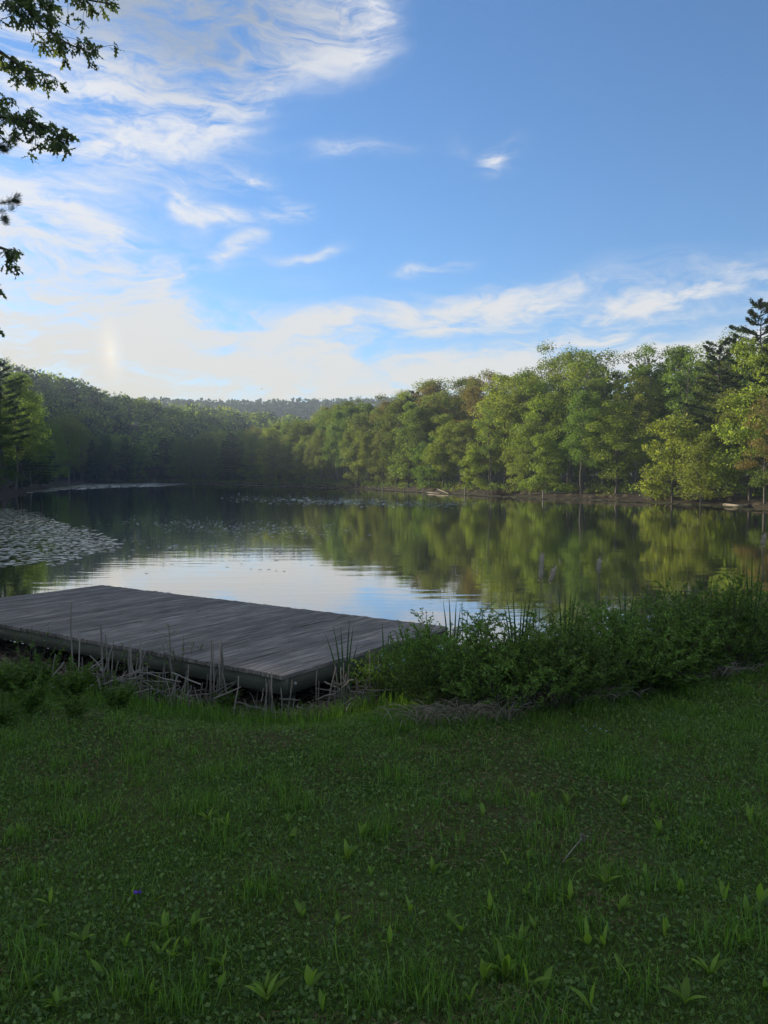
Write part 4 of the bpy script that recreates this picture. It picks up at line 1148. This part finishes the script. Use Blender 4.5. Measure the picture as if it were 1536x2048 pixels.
def build_lawn():
    r = np.random.default_rng(91)

    def scatter(n, y0, y1, power=1.0, side=0.62, extra=0.9):
        y = y0 + (y1 - y0) * r.random(n) ** power; x = r.uniform(-1, 1, n) * (y * side + extra); return x, y

    def blades(x, y, h, w, lean, mat, name, label, cat, hz=None):
        n = len(x); z = ground_z(x, y) - 0.004
        a = r.uniform(0, 6.28, n); ln = lean * np.abs(r.normal(0.6, 0.4, n)) * h
        sx, sy = -np.sin(a), np.cos(a)
        fa = a + r.normal(0, 0.5, n)
        base = np.column_stack([x, y, z]); mid = base + np.column_stack([np.cos(fa) * ln * 0.3, np.sin(fa) * ln * 0.3, h * 0.62]); tip = base + np.column_stack([np.cos(fa) * ln, np.sin(fa) * ln, h * 0.95])
        s = np.column_stack([sx, sy, np.zeros(n)]) * (w / 2)[:, None]
        V = np.stack([base - s, base + s, mid + s * 0.8, mid - s * 0.8, tip], 1).reshape(-1, 3)
        i = np.arange(n) * 5
        me = mesh_np(name, V, [np.stack([i, i + 1, i + 2, i + 3], -1), np.stack([i + 3, i + 2, i + 4], -1)], M[mat])
        return tag(obj(name, me), label, cat, kind='stuff')
    # short mown grass
    x, y = scatter(240000, 1.5, 8.2, 1.3); d = lake_sd(x, y); nz = lawn_noise(x, y)
    ok = (d > np.where((x < 1.4) & (x > -3.6), 1.9, 1.2)) & (r.random(len(x)) < np.clip(1.95 - 2.4 * nz, 0.08, 1)); x, y = x[ok], y[ok]
    h = r.uniform(0.012, 0.034, len(x)) * (0.75 + 0.1 * y); w = r.uniform(0.0022, 0.0042, len(x)) * (0.8 + 0.12 * y)
    blades(x, y, h, w, 1.7, 'grass', 'lawn_grass', 'short mown green grass of the shaded lawn', 'grass')
    # tufts of longer grass
    bx, by, bh = [], [], []
    for _ in range(420):
        cx, cy = scatter(1, 1.9, 7.5); k = r.integers(12, 80); bx.append(cx + r.normal(0, 0.05, k)); by.append(cy + r.normal(0, 0.05, k)); bh.append(r.uniform(0.05, 0.12, k))
    bx, by, bh = map(np.concatenate, (bx, by, bh)); ok = lake_sd(bx, by) > 1.3
    blades(bx[ok], by[ok], bh[ok], np.full(ok.sum(), 0.004), 0.8, 'grass', 'grass_tufts', 'longer tufts of grass dotted over the lawn', 'grass')
    # rank grass along the lawn edge
    x, y = scatter(60000, 4.5, 13, 1.0); d = lake_sd(x, y) + 0.35 * (lawn_noise(x * 1.7, y * 1.7) - 0.5) * 2
    ok = (d > np.where(x < 1.4, np.where(x > -3.6, 2.15, 1.7), 0.6)) & (d < 2.9); x, y, d = x[ok], y[ok], d[ok]
    ok = r.random(len(x)) < np.where(d > 1.6, 0.8, 0.35); x, y = x[ok], y[ok]
    blades(x, y, r.uniform(0.07, 0.22, len(x)), np.full(len(x), 0.006), 0.75, 'grass', 'rank_grass', 'longer uncut grass where the lawn meets the bank', 'grass')
    # creeping weeds: small round leaves in the turf
    x, y = scatter(122000, 1.5, 8.0, 1.3); d = lake_sd(x, y); nz = lawn_noise(x * 1.3 + 4, y * 1.3)
    ok = (d > 1.7) & (r.random(len(x)) < np.clip(0.25 + 1.1 * nz, 0, 1)); x, y = x[ok], y[ok]; n = len(x)
    c = np.column_stack([x, y, ground_z(x, y) + r.uniform(0.006, 0.026, n)]); dd = np.column_stack([r.normal(size=n), r.normal(size=n), r.normal(0.15, 0.6, n)])
    L = r.uniform(0.006, 0.024, n) * (0.8 + 0.08 * y)
    dn = dd / np.linalg.norm(dd, axis=1, keepdims=True); s = np.cross(dn, np.column_stack([r.normal(0, 0.8, n), r.normal(0, 0.8, n), np.ones(n)])); s /= np.linalg.norm(s, axis=1, keepdims=True)
    V = np.stack([c - dn * L[:, None] * 0.5, c - dn * L[:, None] * 0.1 + s * L[:, None] * 0.38, c + dn * L[:, None] * 0.5 + [0, 0, 0.003], c - dn * L[:, None] * 0.1 - s * L[:, None] * 0.38], 1).reshape(-1, 3)
    tag(obj('lawn_weeds', mesh_np('lawn_weeds', V, np.arange(4 * n).reshape(n, 4), M['clover'])), 'small creeping weed leaves carpeting the lawn', 'weeds', kind='stuff')
    # mossy brown thatch in worn places
    x, y = scatter(105000, 1.5, 7, 1.2); nz = lawn_noise(x, y); ok = (nz > 0.55) & (lake_sd(x, y) > 2); x, y = x[ok], y[ok]; n = len(x)
    c = np.column_stack([x, y, ground_z(x, y) + r.uniform(0.003, 0.02, n)]); dd = np.column_stack([r.normal(size=n), r.normal(size=n), r.normal(0, 0.2, n)])
    L = r.uniform(0.015, 0.05, n); tag(obj('lawn_thatch', mesh_np('lawn_thatch', *cards(c, dd, L, L * 0.12, r), M['moss'])), 'brown mossy thatch in worn patches of the lawn', 'moss', kind='stuff')
    # straw and dead leaves along the bank
    x, y = scatter(52000, 5, 13); d = lake_sd(x, y); nz = lawn_noise(x * 2.1, y * 2.1)
    ok = (d > 0.1) & (d < 2.35) & (r.random(len(x)) < np.clip(2.4 * nz - 0.6, 0, 1)); x, y = x[ok], y[ok]; n = len(x)
    c = np.column_stack([x, y, ground_z(x, y) + np.abs(r.normal(0.03, 0.035, n))]); dd = np.column_stack([r.normal(size=n), r.normal(0, 0.6, n), r.normal(0.0, 0.3, n)])
    L = r.uniform(0.06, 0.28, n); tag(obj('dead_straw', mesh_np('dead_straw', *cards(c, dd, L, r.uniform(0.003, 0.008, n), r), M['straw'])), 'tangled grey-brown straw of dead reeds along the bank', 'straw', kind='stuff')
    x, y = scatter(22000, 5, 13); d = lake_sd(x, y); ok = (d > 0.0) & (d < 2.2); x, y = x[ok], y[ok]; n = len(x)
    c = np.column_stack([x, y, ground_z(x, y) + r.uniform(0.005, 0.05, n)]); dd = np.column_stack([r.normal(size=n), r.normal(size=n), r.normal(0, 0.35, n)])
    L = r.uniform(0.03, 0.09, n); tag(obj('leaf_litter', mesh_np('leaf_litter', *cards(c, dd, L, L * 0.6, r), M['litter'])), 'brown dead leaves strewn on the bank before the dock', 'leaf litter', kind='stuff')
    # drooping dead grass clumps at the lawn edge
    K = [(870, 1445, 'droopy clump of dead grass under the first shrubs'), (1100, 1410, 'droopy dead grass clump under the middle shrubs'), (1190, 1402, 'spread of dead grass right of the middle shrubs'), (1370, 1362, 'dead grass clump at the foot of the right thicket'), (1440, 1352, 'rightmost large clump of dead grass under the thicket'), (960, 1440, 'dead grass clump below the round dark shrub'), (640, 1440, 'pale dead grass clump below the dock corner')]
    for px, py, lab in K:
        g = find_ground(px, py); mb = MB()
        for _ in range(110):
            a = r.uniform(0, 6.28); ln = r.uniform(0.12, 0.3); b = np.array([r.normal(0, 0.12), r.normal(0, 0.06), 0]); e = b + np.array([math.cos(a) * ln, math.sin(a) * ln * 0.7, r.uniform(0.0, 0.1)])
            V, F = blade(b, e, (0, 0, 0.14), 0.006); mb.add(V, F)
        tag(obj('dead_grass_clump', mb.mesh('dead_grass_clump', M['straw']), None, g), lab, 'dead grass', 'dead grass clumps at the lawn edge')


build_lawn()


def build_lawn_things():
    r = np.random.default_rng(44)

    def leafblade(h, w, tilt, az, twist):
        n = 7; t = np.linspace(0, 1, n); prof = w * np.array([0.12, 0.3, 0.75, 1.0, 0.9, 0.55, 0.04]) / 2
        q = np.column_stack([np.sin(t * tilt) * h * t, np.zeros(n), h * t * np.cos(t * tilt * 0.5)])
        V = np.concatenate([q + np.column_stack([np.zeros(n), prof, prof * 0.35]), q, q + np.column_stack([np.zeros(n), -prof, prof * 0.35])])
        c, s = math.cos(az), math.sin(az); V = np.column_stack([V[:, 0] * c - V[:, 1] * s, V[:, 0] * s + V[:, 1] * c, V[:, 2]])
        F = []
        for i in range(n - 1): F += [(i, i + 1, n + i + 1, n + i), (n + i, n + i + 1, 2 * n + i + 1, 2 * n + i)]
        return V, np.array(F)
    meshes = []
    for k in range(8):
        mb = MB(); m = [1, 1, 2, 2, 3, 1, 4, 2][k]
        for j in range(m): mb.add(*leafblade(0.075 * r.uniform(0.6, 1.25), 0.019 * r.uniform(0.7, 1.3), r.uniform(0.15, 0.8), r.uniform(0, 6.28), 0))
        for j in range(int(r.integers(1, 4))): mb.add(*leafblade(0.06 * r.uniform(0.6, 1.2), 0.02 * r.uniform(0.8, 1.3), r.uniform(1.1, 1.5), r.uniform(0, 6.28), 0))
        meshes.append(mb.mesh('plantain_leaves', M['plantain'], True))
    spots = [(1010, 1965, 'tall pale weed leaf left of the pair at the bottom of the lawn', 6), (1055, 1985, 'tallest pale weed leaf, right of the pair at the bottom', 1), (1070, 1865, None, 1), (1040, 1895, None, 3), (1175, 1900, None, 2), (900, 1850, None, 0), (1240, 1950, None, 3), (1265, 1985, None, 2), (620, 1985, 'pale twin weed leaf low in the centre-left lawn', 2), (645, 2030, None, 1), (385, 1865, None, 0), (330, 1870, None, 3), (180, 1930, None, 2), (55, 1985, None, 1), (115, 2020, None, 3),
             (500, 1785, None, 2), (605, 1840, None, 4), (675, 1860, None, 0), (1130, 1735, None, 1), (1055, 1720, None, 0), (1015, 1735, None, 2), (1210, 1775, None, 3), (1140, 1810, None, 1), (1240, 1830, None, 4), (1290, 1760, None, 0), (1360, 1795, None, 2), (1450, 1810, None, 1), (1480, 1900, None, 4), (1400, 1700, None, 0), (1500, 1650, None, 1), (320, 1920, None, 0), (310, 1810, None, 1), (250, 1900, None, 2), (440, 1990, None, 1), (530, 1990, None, 3), (820, 1830, None, 2), (780, 1900, None, 1), (980, 1830, None, 1), (1420, 1960, None, 3), (1330, 1870, None, 2), (1530, 1990, None, 4), (1370, 2020, None, 3), (1180, 2030, None, 1), (840, 2020, None, 2), (100, 1820, None, 1), (205, 1960, None, 1)]
    while len(spots) < 84: spots.append((r.uniform(10, 1530), r.uniform(1600, 2040), None, int(r.integers(0, 8))))
    rows = [(1965, 'lowest'), (1890, 'second lowest'), (1815, 'third lowest'), (1740, 'fourth lowest'), (0, 'highest')]
    spots.sort(key=lambda t: t[0]); seen = {}
    for px, py, lab, k in spots:
        g = find_ground(px, py); o = obj('plantain_weed', meshes[k], None, g - np.array([0, 0, 0.003])); s = r.uniform(0.75, 1.2) if lab is None else 1.3
        o.scale = (s, s, s); o.rotation_euler = (0, 0, r.uniform(0, 6.28))
        if lab: tag(o, lab, 'weed', 'pale weeds in the lawn')
        else:
            w = next(n for lim, n in rows if py >= lim); seen[w] = seen.get(w, 0) + 1; m = [1, 1, 2, 2, 3, 1, 4, 2][k]
            tag(o, 'pale %s weed, %s small one from left in the %s lawn row' % (['', 'single-spear', 'two-spear', 'three-spear', 'four-spear'][m], ordinal(seen[w]), w), 'weed', 'small pale weeds in the lawn')
    # dead dandelion stalk with its head
    g = find_ground(1125, 1730); g2 = find_ground(1165, 1692); e = empty('seed_stalk', g); tag(e, 'pale fallen seed stalk with fluffy head on the right lawn', 'seed stalk')
    q = bez(np.array([0, 0, 0.01]), (g2 - g) * 0.5 + np.array([0, 0, 0.03]), g2 - g + np.array([0, 0, 0.03]), 6); obj('stalk', mesh_np('seed_stalk', *tube(q, 0.0025, 5), M['seed'], True), e)
    mb = MB(); n = 90; d = r.normal(size=(n, 3)); d /= np.linalg.norm(d, axis=1, keepdims=True); mb.add(*cards(q[-1] + d * 0.012, d, 0.022, 0.005, r)); obj('seed_head', mb.mesh('seed_fluff', M['seed']), e)

    def flower(px, py, mat, name, lab, cat, group, rad, k=5):
        g = find_ground(px, py); e = empty(name, g); tag(e, lab, cat, group); obj('stem', mesh_np('stem', *tube([(0, 0, 0), (0.004, 0, 0.03), (0.0, -0.004, 0.055)], 0.0012, 4), M['grass']), e)
        for j in range(k):
            a = j * 6.283 / k + r.uniform(-0.2, 0.2); dd = np.array([[math.cos(a), math.sin(a) * 0.7, 0.35]]); obj('petal', mesh_np('petal', *cards(np.array([[0, -0.004, 0.056]]) + dd * rad * 0.5, dd, rad, rad * 0.75, r), M[mat]), e)
    flower(276, 1820, 'petal_violet', 'violet_flower', 'single dark violet flower low on the left lawn', 'flower', None, 0.02)
    for k, (px, py) in enumerate([(1172, 1478), (1188, 1470), (1200, 1476), (1212, 1482), (1180, 1486), (1165, 1470)]):
        flower(px, py, 'petal_blue', 'blue_flower', 'tiny pale blue flower in the patch at the lawn\'s right edge', 'flower', 'pale blue flowers in the lawn', 0.009)
    # stones at the foot of the bank
    for px, py, s, lab in ((740, 1408, 0.09, 'grey stone under the dock corner beside dead stalks'), (1030, 1418, 0.06, 'small stone half hidden below the shrubs')):
        g = find_ground(px, py); import bmesh
        bm = bmesh.new(); bmesh.ops.create_icosphere(bm, subdivisions=2, radius=s)
        for v in bm.verts: v.co *= 1 + r.normal(0, 0.09); v.co.z *= 0.6
        me = bpy.data.meshes.new('stone'); bm.to_mesh(me); bm.free(); me.materials.append(M['stone']); tag(obj('stone', me, None, g + np.array([0, 0, 0.02])), lab, 'stone')


build_lawn_things()


# ------------------------------------------------------------------ oak at the left, its boughs hang into the view
OAK_HALF = [(0.0, 0.0), (0.06, 0.04), (0.18, 0.15), (0.24, 0.06), (0.36, 0.07), (0.52, 0.23), (0.55, 0.08), (0.66, 0.08), (0.82, 0.17), (0.84, 0.06), (1.0, 0.0)]


def oak_leaves(c, d, L, r):
    n = len(c); d = d / np.linalg.norm(d, axis=1, keepdims=True)
    s = np.cross(d, r.normal(size=(n, 3))); s /= np.linalg.norm(s, axis=1, keepdims=True); nn = np.cross(d, s)
    h = np.array(OAK_HALF); k = len(h)
    t = np.concatenate([h[:, 0], h[1:-1, 0]]); w = np.concatenate([h[:, 1], -h[1:-1, 1]]); m = len(t)
    curl = -0.22 * t ** 2
    V = c[:, None] + L[:, None, None] * (t[None, :, None] * d[:, None] + w[None, :, None] * s[:, None] + (curl + 0.35 * np.abs(w))[None, :, None] * nn[:, None])
    T = []
    for i in range(k - 1):                       # strips between midline partners
        a, b = i, i + 1; a2 = k + i - 1 if 0 < i < k - 1 else i; b2 = k + i if 0 < i + 1 < k - 1 else i + 1
        if a != a2 and b != b2: T += [(a, b, b2), (a, b2, a2)]
        elif a == a2: T.append((a, b, b2))
        else: T.append((a, b, a2))
    T = np.array(T); F = (np.arange(n)[:, None, None] * m + T[None]).reshape(-1, 3)
    return V.reshape(-1, 3), F


def build_oak():
    r = np.random.default_rng(61); bx, by = -9.2, 10.2; gz = float(ground_z(bx, by)); base = np.array([bx, by, gz])
    e = empty('oak_tree', base); tag(e, 'oak whose leafy boughs hang in at the upper left corner', 'tree')
    tr = MB(); tp = np.array([[0, 0, -0.3], [0.1, 0, 2.5], [-0.05, 0.15, 5.5], [0.1, 0.1, 9], [0, 0.2, 13]]); tr.add(*tube(tp, [0.34, 0.25, 0.21, 0.15, 0.05], 10))
    lv = MB()

    def spray(q, n, L0=0.12, spread=0.16, t0=0.35):
        """leaves hang in rosettes along the outer part of a twig"""
        k = len(q); m = max(2, n // 6)
        for _ in range(m):
            t = t0 + (1 - t0) * r.random(); c = np.array([np.interp(t, np.linspace(0, 1, k), q[:, i]) for i in range(3)]); o = r.normal(0, spread, 3) * np.array([1, 0.9, 0.7]); o[2] -= 0.03
            f = c + o; lv_t = bez(c, (c + f) / 2 + np.array([0, 0, 0.03]), f, 4); tw.add(*tube(lv_t, np.linspace(0.004, 0.002, 4), 3))
            nn = int(r.integers(5, 9)); d = np.column_stack([r.normal(0, 0.75, nn) + 0.2, r.normal(0, 0.75, nn), r.normal(-0.95, 0.4, nn)])
            lv.add(*oak_leaves(np.repeat(f[None], nn, 0) + r.normal(0, 0.012, (nn, 3)), d, L0 * r.uniform(0.7, 1.2, nn), r))
    tw = MB()
    D = 9.0
    boughs = [  # pixel path inside the view, leaf count, height on the trunk
        ([(-120, -60), (-30, -40), (44, 0), (68, 38), (106, 68)], 95, 7.5, 0.45, 0.16), ([(68, 38), (106, 68), (143, 92), (170, 98), (196, 102)], 165, None, 0.15, 0.12),
        ([(-150, -90), (-20, -60), (60, -30), (120, -10), (222, 8)], 200, 8.4, 0.45, 0.14), ([(-60, -60), (10, -20), (40, 10), (75, 22)], 170, None, 0.2, 0.17),
        ([(-140, 60), (-50, 85), (0, 103), (20, 118), (44, 133)], 90, 6.6, 0.55, 0.10), ([(20, 118), (44, 133), (62, 144), (85, 146), (104, 152)], 85, None, 0.35, 0.08),
        ([(-150, 230), (-60, 236), (0, 232), (34, 236), (85, 255)], 270, 5.8, 0.45, 0.17), ([(34, 236), (85, 252), (115, 272), (138, 288)], 100, None, 0.2, 0.10), ([(0, 210), (10, 195), (20, 215)], 60, None, 0.0, 0.10),
        ([(-120, 490), (-40, 485), (0, 495), (34, 506)], 60, 4.6, 0.72, 0.10), ([(-90, 560), (-30, 560), (0, 572)], 26, 4.2, 0.75, 0.07), ([(-80, 650), (-30, 652), (0, 656)], 14, 3.6, 0.8, 0.05)]
    for path, n, ht, t0, sp in boughs:
        q = np.array([PD(px, py, D + r.uniform(-0.1, 0.1)) for px, py in path]) - base
        if ht is not None:
            q = np.concatenate([[np.array([0.05, 0.05, ht - gz])], q]); rad = np.linspace(0.05, 0.007, len(q)); kk = len(q); t0 = (1 + t0 * (kk - 2)) / (kk - 1)
        else: rad = np.linspace(0.012, 0.004, len(q))
        t = np.linspace(0, 1, len(q)); tt = np.linspace(0, 1, 14); qs = np.column_stack([np.interp(tt, t, q[:, i]) for i in range(3)])
        qs[1:-1] = (qs[:-2] + qs[1:-1] * 2 + qs[2:]) / 4
        tw.add(*tube(qs, np.interp(tt, t, rad), 6)); spray(qs, int(n * 0.95), 0.125, sp * 0.85, t0)
    # bare curled twigs
    for path in ([(60, 45), (58, 68), (72, 82), (88, 91)], [(68, 38), (70, 65), (72, 70)], [(95, 28), (125, 48), (150, 60), (159, 52)], [(104, 88), (104, 100), (115, 110)]):
        q = np.array([PD(px, py, D) for px, py in path]) - base; qs = bez(q[0], q[1], q[2], 6); qs = np.concatenate([qs, q[3:]]); tw.add(*tube(qs, 0.003, 4))
    # the rest of the crown, left of the view
    for i in range(120):
        h = r.uniform(4.2, 14); a = r.uniform(0, 6.28); rr = 4.6 * math.sqrt(r.random()) * math.sin(math.pi * min(0.97, 0.15 + 0.8 * (h - 3.5) / 11)); f = np.array([rr * math.cos(a), rr * math.sin(a), h])
        w = f + base
        if w[1] > 0.5 and w[0] / w[1] > -0.60: continue
        c = np.array([0, 0, max(2.8, h - 1.2 - 0.3 * rr)]); q = bez(c, (c + f) / 2 + np.array([0, 0, 0.4]), f, 6); tw.add(*tube(q, np.linspace(0.05, 0.008, 6), 4)); spray(q, 78, 0.17, 0.45, 0.5)
    obj('trunk', tr.mesh('oak_trunk', M['bark'], True), e); obj('boughs', tw.mesh('oak_boughs', M['twig'], True), e); obj('crown', lv.mesh('oak_crown', M['leaf_oak']), e)


def build_near_pine():
    r = np.random.default_rng(71); bx, by = -11.5, 14.2; gz = float(ground_z(bx, by)); base = np.array([bx, by, gz])
    e = empty('pine_tree', base); tag(e, 'pine whose needle tufts show at the left edge below the oak', 'tree')
    tr = MB(); lv = MB(); tr.add(*tube([(0, 0, -0.3), (0, 0.1, 6), (0.05, 0, 15.5)], [0.26, 0.18, 0.03], 9))
    tips = [PD(26, 282, 14.0) - base, PD(8, 300, 14.0) - base, PD(30, 402, 14.1) - base, PD(5, 420, 14.1) - base, PD(4, 440, 14.2) - base]
    for i in range(70):
        h = 3.5 + 12 * i / 70; ln = 3.2 * (1.05 - (h - 3.5) / 12.2) * r.uniform(0.7, 1.1); a = r.uniform(0, 6.28); f = np.array([ln * math.cos(a), ln * math.sin(a), h + 0.2 * ln]); w = f + base
        if w[0] / w[1] > -0.56: continue
        tips.append(f)
    for f in tips:
        c = np.array([0, 0, f[2] - 0.15 * np.hypot(f[0], f[1])]); q = bez(c, (c + f) / 2, f, 6); tr.add(*tube(q, np.linspace(0.04, 0.006, 6), 5))
        for _ in range(24 if f is tips[0] or f is tips[1] or f is tips[2] or f is tips[3] or f is tips[4] else 9):
            t = r.uniform(0.5, 1.0) if r.random() < 0.75 else 1.0; p = c * (1 - t) + f * t + r.normal(0, 0.13, 3) * (1.15 - t) * 2 * np.array([1, 1, 0.5]); n = 60
            ax = f - c; ax /= np.linalg.norm(ax); d = r.normal(0, 0.6, (n, 3)) + ax + np.array([0, 0, 0.35]); d /= np.linalg.norm(d, axis=1, keepdims=True); L = r.uniform(0.07, 0.12, n)
            lv.add(*cards(p + d * L[:, None] * 0.5 + r.normal(0, 0.025, (n, 3)), d, L, 0.006, r, 0.0))
    obj('trunk', tr.mesh('near_pine_trunk', M['bark_pine'], True), e); obj('crown', lv.mesh('near_pine_crown', M['leaf_pine']), e)


build_oak()
build_near_pine()


def build_birds():
    for k, (px, py, D, lab) in enumerate([(523, 778, 180, 'tiny dark bird low in the sky over the far ridge')]):
        p = PD(px, py, D); V = [(-0.5, 0, 0.25), (-0.22, 0.05, 0.12), (0, 0.28, 0.02), (0, -0.3, 0), (0.22, 0.05, 0.12), (0.5, 0, 0.25), (0, 0, -0.08), (-0.2, -0.12, 0.1), (0.2, -0.12, 0.1)]
        F = [(0, 1, 7), (1, 2, 6), (1, 6, 7), (6, 3, 7), (5, 8, 4), (4, 6, 2), (4, 8, 6), (6, 8, 3), (1, 7, 2), (4, 2, 8), (2, 7, 3), (2, 3, 8)]
        tag(obj('bird', mesh_np('bird', V, np.array(F), M['bird']), None, p), lab, 'bird')


build_birds()
